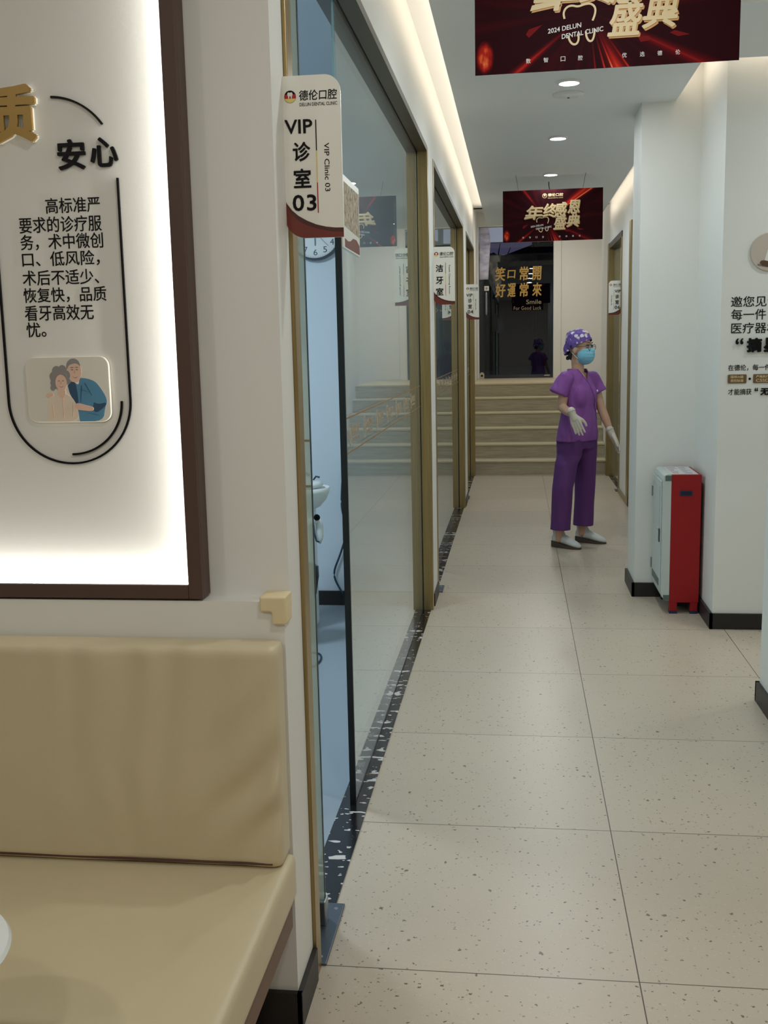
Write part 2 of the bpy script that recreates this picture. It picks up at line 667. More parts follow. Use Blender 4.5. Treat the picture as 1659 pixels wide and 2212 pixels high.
def fuse(bm, voxel, smooth=4, factor=0.5):
    """one continuous skin from overlapping closed shapes"""
    bmesh.ops.recalc_face_normals(bm, faces=bm.faces)
    me = bpy.data.meshes.new('tmp')
    bm.to_mesh(me)
    bm.free()
    o = link(bpy.data.objects.new('tmp', me))
    rm = o.modifiers.new('r', 'REMESH')
    rm.mode = 'VOXEL'
    rm.voxel_size = voxel
    rm.adaptivity = 0.0
    if smooth:
        sm = o.modifiers.new('s', 'SMOOTH')
        sm.iterations = smooth
        sm.factor = factor
    dg = bpy.context.evaluated_depsgraph_get()
    dg.update()
    me2 = bpy.data.meshes.new_from_object(o.evaluated_get(dg))
    out = BM()
    out.from_mesh(me2)
    bpy.data.objects.remove(o)
    bpy.data.meshes.remove(me)
    bpy.data.meshes.remove(me2)
    return out


_tc = {}


def text_mesh(s, bold=0.0, shear=0.0, spacing=1.0):
    key = (s, bold, shear, spacing)
    if key in _tc:
        return _tc[key]
    cu = bpy.data.curves.new('txt', 'FONT')
    cu.body = s
    cu.size = 1.0
    cu.offset = bold
    cu.shear = shear
    cu.space_character = spacing
    cu.resolution_u = 3
    cu.extrude = 0.0
    cu.fill_mode = 'FRONT'
    o = link(bpy.data.objects.new('txt', cu))
    dg = bpy.context.evaluated_depsgraph_get()
    dg.update()
    me = bpy.data.meshes.new_from_object(o.evaluated_get(dg))
    bpy.data.objects.remove(o)
    vs = [(v.co.x, v.co.y) for v in me.vertices]
    fs = [tuple(p.vertices) for p in me.polygons]
    bpy.data.meshes.remove(me)
    bpy.data.curves.remove(cu)
    x0 = min(v[0] for v in vs)
    x1 = max(v[0] for v in vs)
    y0 = min(v[1] for v in vs)
    y1 = max(v[1] for v in vs)
    _tc[key] = ([((x - x0) / (x1 - x0), (y - y0) / max(y1 - y0, 1e-6)) for x, y in vs], fs, (x1 - x0) / max(y1 - y0, 1e-6))
    return _tc[key]


def text(bm, s, u0, u1, v0, v1, fn, d0=0.0, d1=0.001, bold=0.0, shear=0.0, spacing=1.0, down=False, mi=0, slope=0.0):
    """fit the string into the rectangle u0..u1, v0..v1; weight is gained by overlaying shifted copies of the letters.
    down=True: turned a quarter clockwise, reading from the top down."""
    vs, fs, asp = text_mesh(s, 0.0, shear, spacing)
    r = bold * (v1 - v0 if not down else u1 - u0)
    if bold <= 0:
        offs = [(0, 0)]
    else:
        k = 8 if bold > 0.015 else 4
        offs = [(r * math.cos(2 * math.pi * i / k + 0.39), r * math.sin(2 * math.pi * i / k + 0.39)) for i in range(k)]
        if bold > 0.03:
            offs += [(a * 0.5, b * 0.5) for a, b in offs[::2]]
        offs.append((0, 0))
    u0, u1, v0, v1 = u0 + r, u1 - r, v0 + r, v1 - r
    w, h_ = u1 - u0, v1 - v0
    pts = []
    for a, b in vs:
        if down:
            x, y = u0 + b * w, v1 - a * h_
        else:
            x, y = u0 + a * w, v0 + b * h_ + slope * a * w
        pts.append((x, y))
    edges = set()
    for f in fs:
        for i in range(len(f)):
            edges.add((f[i], f[(i + 1) % len(f)]))
    border = [e for e in edges if (e[1], e[0]) not in edges]
    for n_, (ox, oy) in enumerate(offs):
        dd = d1 - (len(offs) - 1 - n_) * 1.5e-5
        front = [bm.verts.new(fn(x + ox, y + oy, dd)) for x, y in pts]
        back = [bm.verts.new(fn(x + ox, y + oy, d0)) for x, y in pts]
        for f in fs:
            bm.faces.new([front[i] for i in f]).material_index = mi
        for a, b in border:
            bm.faces.new((front[b], front[a], back[a], back[b])).material_index = mi
    return bm


# ------------------------------------------------------------------ room shell
ZC, ZU = 2.85, 3.05
struct('floor', B(-3.6, 3.4, -2.7, 12.32, -0.10, 0.0), M['floor'])

# suspended ceiling with a lit gap along the walls, and the ceiling above it
bm = BM()
box(bm, -0.34, 0.885, 2.0, 6.32, ZC, ZC + 0.08)
box(bm, -0.34, 0.6995, 6.32, 6.725, ZC, ZC + 0.08)
box(bm, -0.34, 0.885, 6.725, 12.3, ZC, ZC + 0.08)
box(bm, 0.885, 3.3, 4.59, 5.45, ZC, ZC + 0.08)
box(bm, -3.5, 3.3, -2.5, 2.0, ZC, ZC + 0.08)
box(bm, 0.885, 3.3, 2.0, 3.15, ZC, ZC + 0.08)
box(bm, -3.6, 3.4, -2.7, 12.42, ZU, ZU + 0.1)
box(bm, -0.75, 1.4, 12.32, 15.8, 3.38, 3.48)
box(bm, -0.75, 1.4, 12.32, 12.42, ZU, 3.48)
struct('ceiling', bm, M['ceiling'])

# left side: sofa wall, piers and the wall above the glass fronts
XL, XB = -0.49, -0.61
bm = BM()
box(bm, -3.6, -0.495, 2.19, 2.31, 0, ZU)           # upper wall behind the panel
box(bm, -3.6, -0.495, 2.135, 2.19, 0, 0.992)       # thicker lower wall with a ledge
box(bm, XB, XL, 2.31, 12.29, 2.60, ZU)             # over the doors
box(bm, XB, XL, 5.99, 6.345, 0, 2.60)
box(bm, XB, XL, 9.86, 10.36, 0, 2.60)
box(bm, XB, XL, 12.27, 12.29, 0, 2.60)
struct('wall_left', bm, M['wall'])
bm = BM()
box(bm, -0.65, -0.57, 12.29, 15.6, 0, 3.4)
struct('wall_stairs_left', bm, M['wall'])

# consulting rooms behind the glass
bm = BM()
box(bm, -3.5, XB, 6.02, 6.14, 0, 2.9)
box(bm, -3.5, XB, 10.05, 10.17, 0, 2.9)
box(bm, -3.5, XB, 12.3, 12.42, 0, 2.9)
box(bm, -3.6, -3.5, 2.31, 12.42, 0, 2.9)
box(bm, -3.5, XB, 2.31, 12.42, 2.88, 2.95)
struct('wall_rooms', bm, M['wall_cool'])
M['roomfloor'] = mat('grey_blue_room_floor', (150, 160, 170), 0.35)
bm = BM()
box(bm, -3.5, -0.592, 2.315, 12.3, 0.0, 0.004)
struct('floor_rooms', bm, M['roomfloor'])

# right side
bm = BM()
box(bm, 1.03, 1.15, 5.6, 10.03 - 0.15, 0, ZU)
box(bm, 1.15, 3.3, 5.6, 5.72, 0, ZU)
box(bm, 1.03, 1.15, 9.88, 12.30, 2.60, ZU)
box(bm, 1.03, 1.15, 10.03, 10.80, 0, 2.60)
box(bm, 3.3, 3.4, -2.7, 5.72, 0, ZU)
struct('wall_right', bm, M['wall'])
bm = BM()
box(bm, 1.025, 1.14, 12.30, 13.3, 0, 3.4)
box(bm, 1.25, 1.35, 13.2, 15.6, 0, 3.4)
box(bm, 1.14, 1.35, 13.2, 13.3, 0, 3.4)
struct('wall_stairs_right', bm, M['wall'])
bm = BM()
box(bm, 3.3, 3.4, 9.5, 12.42, 0, 2.9)
box(bm, 1.15, 3.3, 9.5, 9.6, 0, 2.9)
box(bm, 1.15, 3.3, 12.32, 12.42, 0, 2.9)
box(bm, 1.15, 3.3, 9.6, 12.32, 2.88, 2.95)
struct('wall_right_room', bm, M['wall_cool'])
struct('wall_pillar', B(0.70, 1.03, 6.32, 6.72, 0, ZU), M['wall'])
struct('wall_near_pillar', B(1.02, 1.6, 3.3, 4.44, 0, ZU), M['wall'])
bm = BM()
box(bm, -3.6, 3.4, -2.7, -2.6, 0, ZU)
box(bm, -3.6, -3.5, -2.6, 2.31, 0, ZU)
struct('wall_front', bm, M['wall'])

# far wall at the top of the stairs, with an opening for the glass door
bm = BM()
box(bm, -0.75, -0.57, 15.5, 15.6, 0, 3.4)
box(bm, 0.625, 1.4, 15.5, 15.6, 0, 3.4)
box(bm, -0.57, 0.625, 15.5, 15.6, 3.19, 3.4)
box(bm, -0.57, 0.625, 15.5, 15.6, 0, 1.0)
struct('wall_back', bm, M['wall'])

# baseboards
bm = BM()
box(bm, -3.5, -0.485, 2.123, 2.135, 0, 0.085)
box(bm, -0.495, -0.483, 2.123, 2.308, 0, 0.085)
box(bm, XL, XL + 0.008, 6.02, 6.345, 0, 0.075)
box(bm, XL, XL + 0.008, 9.87, 10.36, 0, 0.075)
struct('baseboard_left', bm, M['black_base'])
bm = BM()
box(bm, 0.685, 0.70, 6.305, 6.73, 0, 0.085)
box(bm, 0.685, 1.03, 6.305, 6.32, 0, 0.085)
box(bm, 1.015, 1.03, 5.585, 6.305, 0, 0.085)
box(bm, 1.015, 3.3, 5.585, 5.60, 0, 0.085)
box(bm, 1.005, 1.02, 3.3, 4.455, 0, 0.085)
box(bm, 1.005, 1.6, 4.44, 4.455, 0, 0.085)
box(bm, 1.02, 1.03, 6.72, 9.87, 0, 0.085)
struct('baseboard_right', bm, M['black_base'])
struct('baseboard_room', B(-3.5, XB, 6.005, 6.02, 0, 0.09), M['black_base'])

# marble thresholds
bm = BM()
box(bm, -0.592, -0.499, 2.655, 5.925, -0.02, 0.004)
struct('trim_1', bm, M['marble'], 'black marble threshold with white flecks under the first glass front')
bm = BM()
box(bm, -0.592, -0.499, 6.55, 9.79, -0.02, 0.004)
struct('trim_2', bm, M['marble'], 'black marble threshold under the second glass front')
bm = BM()
box(bm, -0.592, -0.499, 10.55, 12.2, -0.02, 0.004)
struct('trim_3', bm, M['marble'], 'black marble threshold under the third glass front')
bm = BM()
box(bm, 1.04, 1.12, 10.84, 12.16, -0.02, 0.004)
struct('trim_4', bm, M['marble'], 'dark threshold of the doorway on the right')


# ------------------------------------------------------------------ glass fronts on the left (door_1 .. door_3)
def logo_row(pane, y0, y1, step):
    y = y0
    fn = faceX(-0.5435)
    while y + 0.25 < y1:
        bm = BM()
        strip(bm, circ(y + 0.035, 1.243, 0.028, 20, 0.036), 0.006, fn, 0, 0.0006, closed=True)
        prism(bm, rrect(y + 0.022, y + 0.048, 1.232, 1.256, 0.006), fn, 0, 0.0006)
        text(bm, '德伦口腔', y + 0.08, y + 0.235, 1.235, 1.268, fn, 0, 0.0006, bold=0.01)
        text(bm, 'DELUN DENTAL CLINIC', y + 0.08, y + 0.235, 1.217, 1.227, fn, 0, 0.0006)
        P('logo_mark', bm, M['logofilm'], pane)
        y += step


def glass_front(name, y0, y1, yp, n_label, far_jamb=0.065):
    """opening from y0 (near jamb) to y1 (far jamb); fixed pane from yp to the far jamb"""
    r = link(bpy.data.objects.new(name, None))
    r.location = (-0.55, (y0 + y1) / 2, 0)
    r['kind'] = 'structure'
    r['label'] = n_label
    r['category'] = 'door'
    bm = BM()
    box(bm, -0.605, -0.486, y0, y0 + 0.055, 0, 2.60)
    P('near_jamb', bm, M['brass'], r, auto=0.002)
    bm = BM()
    box(bm, -0.605, -0.556, y1, y1 + far_jamb, 0, 2.60)
    box(bm, -0.541, -0.486, y1, y1 + far_jamb, 0, 2.60)
    P('far_jamb', bm, M['brass'], r, auto=0.002)
    P('far_jamb_groove', B(-0.556, -0.541, y1 + 0.02, y1 + far_jamb - 0.005, 0, 2.60), M['seal'], r)
    bm = BM()
    box(bm, -0.605, -0.556, y0 + 0.055, y1, 2.57, 2.60)
    box(bm, -0.541, -0.486, y0 + 0.055, y1, 2.57, 2.60)
    box(bm, -0.556, -0.541, y0 + 0.055, y1, 2.585, 2.60)
    P('header', bm, M['bronze_dark'], r)
    g = P('glass_pane', B(-0.556, -0.544, yp + 0.012, y1 + 0.018, 0.006, 2.585), M['glass'], r)
    P('edge_seal', B(-0.560, -0.540, yp, yp + 0.012, 0.004, 1.98), M['seal'], r)
    P('polished_edge', B(-0.5525, -0.5475, yp + 0.006, yp + 0.012, 1.98, 2.57), M['polish'], r)
    P('bottom_seal', B(-0.558, -0.542, yp + 0.012, y1, 0.0, 0.007), M['seal'], r)
    bm = BM()
    box(bm, -0.544, -0.5435, yp + 0.03, y1 - 0.002, 1.297, 1.302)
    box(bm, -0.544, -0.5435, yp + 0.03, y1 - 0.002, 1.183, 1.188)
    P('stripe_film', bm, M['stripe'], g)
    logo_row(g, yp + 0.07, y1, 0.335)
    return r


d1 = glass_front('door_1', 2.312, 5.925, 3.29, 'brass framed glass front of the nearest consulting room')
d2 = glass_front('door_2', 6.345, 9.795, 7.02, 'brass framed glass front of the teeth cleaning room')
d3 = glass_front('door_3', 10.36, 12.21, 11.05, 'brass framed glass front next to the stairs', 0.06)


# hinged leaf of door 1, standing open into the room, with floor spring plate
bm = BM()
box(bm, -1.42, -0.510, 2.55, 2.562, 0.045, 2.54)
leaf = P('glass_leaf', bm, M['leafglass'], d1)
bm = BM()
box(bm, -1.40, -0.511, 2.5485, 2.55, 1.297, 1.302)
box(bm, -1.40, -0.511, 2.5485, 2.55, 1.183, 1.188)
P('leaf_stripe', bm, M['logofilm'], leaf)
P('leaf_edge', B(-0.5105, -0.509, 2.55, 2.562, 0.045, 2.54), M['cable'], leaf)
bm = BM()
box(bm, -0.60, -0.505, 2.535, 2.577, 0.006, 0.075)
hp = P('patch_hinge', bm, M['steel'], leaf, auto=0.004)


def spring_plate(root, x0, x1, y0, y1, name='floor_plate'):
    bm = BM()
    box(bm, x0, x1, y0, y1, 0.0, 0.007)
    p = P(name, bm, M['plate'], root, auto=0.003)
    for x, y in ((x1 - 0.02, y0 + 0.03), (x1 - 0.02, y1 - 0.03)):
        P('screw', lathe(BM(), (x, y, 0.007), [(0.006, 0), (0.005, 0.0015), (0.0, 0.002)], 12), M['steel'], p)
    return p


spring_plate(d1, -0.60, -0.474, 2.366, 2.655)
spring_plate(d2, -0.60, -0.462, 6.37, 6.545)
spring_plate(d3, -0.60, -0.474, 10.37, 10.545)
for r, y in ((d2, 6.44), (d3, 10.45)):
    lf = P('glass_leaf', B(-1.35, -0.512, y, y + 0.012, 0.045, 2.54), M['leafglass'], r)
    P('patch_hinge', B(-0.60, -0.507, y - 0.015, y + 0.027, 0.007, 0.075), M['steel'], lf)

# right doorway (door_4)
r = link(bpy.data.objects.new('door_4', None))
r.location = (1.08, 11.4, 0)
r['kind'] = 'structure'
r['label'] = 'brass framed glass door on the right before the stairs'
r['category'] = 'door'
d4 = r
P('near_jamb', B(1.015, 1.15, 9.88, 10.03, 0, 2.60), M['brass'], r, auto=0.002)
P('base_strip', B(1.016, 1.03, 10.03, 10.80, 0, 0.05), M['brass'], r)
P('far_jamb', B(1.01, 1.15, 12.16, 12.30, 0, 2.60), M['brass'], r, auto=0.002)
P('header', B(1.02, 1.15, 10.80, 12.16, 2.54, 2.60), M['bronze_dark'], r)
P('near_trim', B(1.02, 1.15, 10.80, 10.84, 0, 2.54), M['brass'], r)
P('glass_pane', B(1.075, 1.087, 11.30, 12.15, 0.01, 2.54), M['glass'], r)
P('edge_seal', B(1.07, 1.092, 11.285, 11.30, 0.0, 2.54), M['seal'], r)
lf = P('glass_leaf', B(1.05, 1.9, 10.98, 10.992, 0.04, 2.52), M['leafglass'], r)
P('leaf_edge', B(1.045, 1.05, 10.975, 10.997, 0.04, 2.52), M['seal'], lf)
spring_plate(r, 1.0, 1.12, 10.86, 11.02)

# ------------------------------------------------------------------ stairs and glass door at the far end
st = thing('staircase', 'beige stone steps rising to the dark glass door at the far end', 'stairs', (0.25, 12.32, 0))
NS, RI, TR = 6, 0.17, 0.28
for k in range(NS):
    y0 = 12.30 + TR * k
    y1 = y0 + TR if k < NS - 1 else 15.47
    x1 = 1.022
    bm = BM()
    box(bm, -0.565, x1, y0, y1, RI * k if k else 0.0, RI * (k + 1) - 0.02)
    s_ = P('step', bm, M['stone'], st)
    bm = BM()
    box(bm, -0.565, x1, y0 - 0.012, y1, RI * (k + 1) - 0.02, RI * (k + 1))
    P('tread', bm, M['nosing'], s_, auto=0.003)

d5 = link(bpy.data.objects.new('door_5', None))
d5.location = (0, 15.52, 1.02)
d5['kind'] = 'structure'
d5['label'] = 'dark tinted glass door with gold calligraphy at the top of the stairs'
d5['category'] = 'door'
bm = BM()
box(bm, 0.516, 0.625, 15.475, 15.6, 1.0, 3.19)
box(bm, -0.572, -0.548, 15.475, 15.6, 1.0, 3.19)
box(bm, -0.548, 0.516, 15.475, 15.6, 3.175, 3.19)
P('door_frame', bm, M['wall'], d5, auto=0.006)
P('door_sill', B(-0.548, 0.516, 15.47, 15.6, 1.0, 1.022), M['nosing'], d5)
gp = P('glass_panel', B(-0.546, 0.514, 15.52, 15.532, 1.024, 2.95), M['darkglass'], d5)
P('transom_pane', B(-0.546, 0.514, 15.52, 15.532, 2.962, 3.172), M['glass'], d5)
P('transom_rail', B(-0.546, 0.514, 15.515, 15.537, 2.95, 2.962), M['bronze_dark'], d5)
fn = faceY(15.52)
bm = BM()
xs = [(-0.315, -0.165), (-0.14, -0.02), (0.035, 0.165), (0.215, 0.35)]
for ch, (a, b) in zip('笑口常開', xs):
    text(bm, ch, a, b, 2.415 if ch != '口' else 2.45, 2.61 if ch != '口' else 2.565, fn, 0, 0.003, bold=0.022, shear=0.08)
for ch, (a, b) in zip('好運常來', xs):
    text(bm, ch, a, b, 2.185, 2.38, fn, 0, 0.003, bold=0.022, shear=0.08)
P('gold_lettering', bm, M['goldtext'], d5)
bm = BM()
text(bm, 'Smile', 0.13, 0.345, 2.078, 2.142, fn, 0, 0.002, bold=0.008)
text(bm, 'For Good Luck', -0.048, 0.345, 1.998, 2.05, fn, 0, 0.002, spacing=1.1)
P('small_lettering', bm, mat('dull_gold_lettering', (150, 136, 108), 0.5), d5)
bm = BM()
strip(bm, [(0.39, 1.058), (0.47, 1.058)], 0.01, fn, 0, 0.001)
P('corner_mark', bm, M['whiteprint'], d5)
bm = BM()
tube(bm, [(-0.441, 15.485, 1.93 + 0.34 * i / 12) for i in range(13)], [0.006] + [0.015] * 11 + [0.006], 12)
tube(bm, [(-0.441, 15.485, 2.0), (-0.441, 15.52, 2.0)], 0.007)
tube(bm, [(-0.441, 15.485, 2.2), (-0.441, 15.52, 2.2)], 0.007)
P('pull_handle', bm, M['steel'], d5, smooth=True)
bm = BM()
prism(bm, rrect(-0.545, -0.478, 1.024, 1.115, (0, 0, 0.033, 0.033)), faceY(15.52), 0, 0.012)
lk = P('corner_lock', bm, mat('beige_lock_plate', (196, 186, 164), 0.4), d5)
P('keyhole', lathe(BM(), (-0.512, 15.508, 1.065), [(0.016, 0), (0.014, 0.004), (0.0, 0.005)], 16, (0, -1, 0)), M['black'], lk)

# card on the far door, and pale sheet added for bright outdoors
bm = BM()
prism(bm, rrect(-0.47, -0.404, 2.283, 2.35, 0.004), fn, 0.0005, 0.003)
c_ = tag(P('notice_card', bm, M['whiteprint']), 'small square white card on the dark glass door above its handle', 'card')
bm = BM()
prism(bm, rrect(-0.452, -0.422, 2.3, 2.332, 0.006), fn, 0.003, 0.0036)
P('printed_icon', bm, mat('grey_icon_print', (150, 150, 150), 0.6), c_, local=False)
m = mat('pale_lilac_sheet', (196, 194, 214), 0.6)
t = NT(m)
nz = t.noise(t.scaled(t.obj(), (4, 4, 9)), 1.2, 4)
t.l(t.ramp(nz, [(0.3, lin(150, 146, 168)), (0.5, lin(206, 204, 226)), (0.75, lin(236, 236, 246))]), t.b.inputs['Base Color'])
bm = BM()
N_ = 18
for i in range(N_):
    pass
rows = [(2.44, -0.412), (2.6, -0.404), (2.8, -0.39), (2.95, -0.378), (3.05, -0.386), (3.17, -0.412)]
va_, vb_ = [], []
for z, xr in rows:
    va_.append([bm.verts.new((-0.54 + (xr + 0.54) * k / 6, 15.512 - 0.012 * math.sin(math.pi * k / 6) - 0.004, z)) for k in range(7)])
for r0, r1 in zip(va_, va_[1:]):
    for k in range(6):
        bm.faces.new((r0[k], r0[k + 1], r1[k + 1], r1[k]))
sh = tag(P('outdoor_light_sheet', bm, m, smooth=True), 'tall pale lilac sheet added for the bright outdoors at the left edge of the dark glass door', 'poster')
so = sh.modifiers.new('solid', 'SOLIDIFY')
so.thickness = 0.002

# outside, beyond the glass door
M['dusk'] = mat('dark_courtyard', (26, 26, 30), 0.9)
struct('floor_outside', B(-9, 9, 15.62, 45, 0.9, 0.99), M['dusk'])
M['silh'] = mat('dark_house_wall', (20, 20, 26), 0.9)


def house(x0, x1, y0, y1, ze, zr, label):
    r = thing('house', label, 'house', ((x0 + x1) / 2, (y0 + y1) / 2, 0.99))
    P('wall', B(x0, x1, y0, y1, 0.99, ze), M['silh'], r)
    bm = BM()
    prism(bm, [(x0 - 0.3, ze), (x1 + 0.3, ze), ((x0 + x1) / 2, zr)], faceY(y0), 0.3, -(y1 - y0))
    P('roof', bm, M['silh'], r)
    return r


house(-0.05, 3.9, 26.0, 31.0, 3.58, 4.35, 'dark gabled house outside beyond the glass door, right of the tree')
wl = tag(P('sky_blocking_wall', B(-7, 7, 25.2, 25.4, 0.99, 3.05), M['silh']), 'long dark wall added outside to hide the low sky beyond the glass door', 'wall')  # added to block the low sky and keep the door glass dark
tr = thing('garden_tree', 'dark leafy tree outside beyond the glass door', 'tree', (-0.55, 21.5, 0.99))
bm = BM()
tube(bm, [(-0.55, 21.5, 0.99), (-0.52, 21.5, 2.5), (-0.56, 21.5, 3.3)], [0.12, 0.09, 0.05])
for a in range(9):
    an = -1.2 + a * 0.3
    tube(bm, [(-0.55, 21.5, 2.7), (-0.55 + math.sin(an) * 0.5, 21.5 + 0.1 * (a % 3), 2.7 + math.cos(an) * 0.45), (-0.55 + math.sin(an) * 0.75, 21.5, 2.75 + math.cos(an) * 0.8)], [0.03, 0.018, 0.006], 6)
P('trunk', bm, M['silh'], tr)
random.seed(5)
bm = BM()
for i in range(60):
    a = random.uniform(-1.4, 1.4)
    rr = random.uniform(0, 0.5)
    ell(bm, (-0.5 + math.sin(a) * rr * 1.3, 21.5 + random.uniform(-0.3, 0.3), 2.78 + math.cos(a) * rr), (random.uniform(0.06, 0.16),) * 3, sub=1)
P('foliage', bm, mat('dark_leaves', (18, 22, 24), 0.9), tr)
po = tag(P('utility_pole', tube(tube(tube(BM(), [(0.32, 20, 0.99), (0.32, 20, 5.0)], 0.05), [(-0.9, 20, 2.72), (0.9, 20, 3.42)], 0.025, 6), [(0.0, 20, 2.6), (0.5, 20, 3.5)], 0.014, 6), M['silh']), 'dark post with slanting bars outside the glass door', 'pole')

# ------------------------------------------------------------------ lit text panel on the sofa wall
pn = thing('wall_panel', 'brown framed white text panel glowing along its inner edge above the sofa', 'sign', (-1.6, 2.17, 0.99))
FX0, FX1, FZ0, FZ1 = -2.9, -0.672, 0.997, 2.60
W_, RW = 0.031, 0.006
bm = BM()
yf, ym, yb = 2.13, 2.140, 2.19
for (y0, y1, w) in ((yf, ym, W_), (ym, yb, RW)):
    box(bm, FX1 - w, FX1, y0, y1, FZ0, FZ1)
    box(bm, FX0, FX0 + w, y0, y1, FZ0, FZ1)
    box(bm, FX0 + w, FX1 - w, y0, y1, FZ0, FZ0 + w)
    box(bm, FX0 + w, FX1 - w, y0, y1, FZ1 - w, FZ1)
P('frame', bm, M['brownframe'], pn, auto=0.002)
YP = 2.187
P('board', B(FX0 + RW, FX1 - RW, YP, 2.1895, FZ0 + RW, FZ1 - RW), M['panelwhite'], pn)
fn = faceY(YP)
K = (YP / 2.2)


def pz(z):
    return 1.5276 + (z - 1.5276) * K


def px_(x):
    return x * K


bm = BM()
text(bm, '质', px_(-1.118), px_(-0.998), pz(1.966), pz(2.083), fn, 0.008, 0.016, bold=0.04)
text(bm, '品', px_(-1.265), px_(-1.145), pz(1.966), pz(2.083), fn, 0.008, 0.016, bold=0.04)
gc = P('gold_heading', bm, M['goldchar'], pn)
bm = BM()
text(bm, '质', px_(-1.118), px_(-0.998), pz(1.966), pz(2.083), fn, 0, 0.008, bold=0.042)
text(bm, '品', px_(-1.265), px_(-1.145), pz(1.966), pz(2.083), fn, 0, 0.008, bold=0.042)
P('acrylic_backing', bm, M['white'], gc)
bm = BM()
text(bm, '安', px_(-0.961), px_(-0.900), pz(1.908), pz(1.970), fn, 0, 0.006, bold=0.024)
text(bm, '心', px_(-0.889), px_(-0.829), pz(1.911), pz(1.971), fn, 0, 0.006, bold=0.024)
P('black_heading', bm, M['ink'], pn)
bm = BM()
for s_, x0, x1, z0, z1 in (('高标准严', -0.997, -0.876, 1.821, 1.853), ('要求的诊疗服', -1.059, -0.875, 1.782, 1.815),
                           ('务，术中微创', -1.059, -0.874, 1.746, 1.779), ('口、低风险，', -1.058, -0.884, 1.711, 1.743),
                           ('术后不适少、', -1.060, -0.888, 1.672, 1.704), ('恢复快，品质', -1.061, -0.874, 1.635, 1.667),
                           ('看牙高效无', -1.061, -0.905, 1.597, 1.630), ('忧。', -1.060, -1.015, 1.562, 1.594)):
    text(bm, s_, px_(x0), px_(x1), pz(z0), pz(z1), fn, 0, 0.001, bold=0.006)
P('paragraph', bm, M['ink'], pn)
bm = BM()
cx_, cr = -0.9725, 0.1395
pts = [(px_(cx_ + cr), pz(1.888)), (px_(cx_ + cr), pz(1.66)), (px_(cx_ + cr), pz(1.423))]
pts += [(px_(a), pz(b)) for a, b in arc(cx_, 1.423, cr, 0, -180, 40, 0.137)][1:]
pts += [(px_(cx_ - cr), pz(1.6)), (px_(cx_ - cr), pz(1.93))]
strip(bm, pts, 0.0042, fn, 0, 0.005)
P('border_outline', bm, M['ink'], pn)
bm = BM()
strip(bm, [(px_(a), pz(b)) for a, b in arc(cx_, 1.421, 0.1195, 0, -90, 24, 0.115)], 0.0042, fn, 0, 0.005)
P('inner_arc', bm, M['ink'], pn)
bm = BM()
strip(bm, [(px_(a), pz(b)) for a, b in arc(-0.973, 1.918, 0.1385, 88, 35, 20)], 0.0042, fn, 0, 0.005)
P('upper_arc', bm, M['ink'], pn)
# photograph plaque
X0, X1, Z0, Z1 = px_(-1.066), px_(-0.876), pz(1.377), pz(1.519)
bm = BM()
prism(bm, rrect(X0, X1, Z0, Z1, 0.022, 10), fn, 0, 0.008)
plq = P('photo_plaque', bm, mat('plaque_acrylic', (222, 217, 204), 0.25), pn, auto=0.0015)
fq = faceY(YP - 0.008)
W2, H2 = X1 - X0, Z1 - Z0


def q(u, v):
    return (X0 + u * W2, Z0 + v * H2)


LAYER = [2e-4]


def poly(bm, pts, d, mi):
    LAYER[0] += 4e-5
    prism(bm, [q(*p) for p in smooth_line(list(pts) + [pts[0]], 2)[:-1]], fq, 0.0, LAYER[0], mi)


def disc(bm, u, v, ru, rv, d, mi):
    LAYER[0] += 4e-5
    prism(bm, [q(u + ru * math.cos(a * math.pi / 12), v + rv * math.sin(a * math.pi / 12)) for a in range(24)], fq, 0.0, LAYER[0], mi)


bm = BM()
mats = [mat('photo_blue_shirt', (84, 138, 170), 0.5), mat('photo_skin', (224, 188, 166), 0.5), mat('photo_grey_hair', (140, 136, 134), 0.5),
        mat('photo_cream_blouse', (226, 210, 190), 0.5), mat('photo_dark_shirt', (44, 78, 108), 0.5), mat('photo_white', (236, 232, 226), 0.5), mat('photo_mouth', (150, 84, 74), 0.5), mat('photo_shade', (200, 158, 134), 0.5)]
poly(bm, [(.62, 0.01), (.90, 0.01), (.93, .22), (.96, .30), (.945, .40), (.86, .58), (.80, .64), (.68, .68), (.56, .66), (.50, .56), (.52, .45), (.60, .25)], .0004, 0)
poly(bm, [(.50, .56), (.56, .665), (.60, .60), (.62, .30), (.60, .25), (.52, .42)], .0006, 4)
poly(bm, [(.575, .62), (.63, .56), (.645, .66), (.62, .68)], .0008, 5)
poly(bm, [(.80, .30), (.86, .27), (.95, .30), (.94, .24), (.82, .13), (.78, .2)], .0007, 4)
poly(bm, [(.57, .24), (.60, .29), (.70, .26), (.80, .23), (.79, .16), (.66, .18)], .0009, 1)
disc(bm, .59, .78, .085, .17, .0008, 1)
poly(bm, [(.545, .62), (.63, .60), (.665, .70), (.56, .70)], .0007, 1)
poly(bm, [(.495, .80), (.50, .90), (.54, .96), (.60, .975), (.655, .93), (.67, .84), (.645, .88), (.60, .90), (.53, .87), (.51, .82)], .0011, 2)
poly(bm, [(.565, .70), (.60, .685), (.635, .705), (.60, .665)], 0, 6)
poly(bm, [(.572, .698), (.60, .690), (.628, .702), (.60, .680)], 0, 5)
for u in (.565, .622):
    disc(bm, u, .80, .016, .010, 0, 2)
    disc(bm, u, .835, .022, .008, 0, 2)
poly(bm, [(.592, .80), (.602, .80), (.608, .745), (.586, .745)], 0, 7)
for a, b in (((.70, .60), (.78, .40)), ((.64, .50), (.74, .46)), ((.66, .56), (.64, .30)), ((.72, .14), (.86, .10))):
    poly(bm, [a, (a[0] + .012, a[1]), (b[0] + .008, b[1]), b], 0, 4)
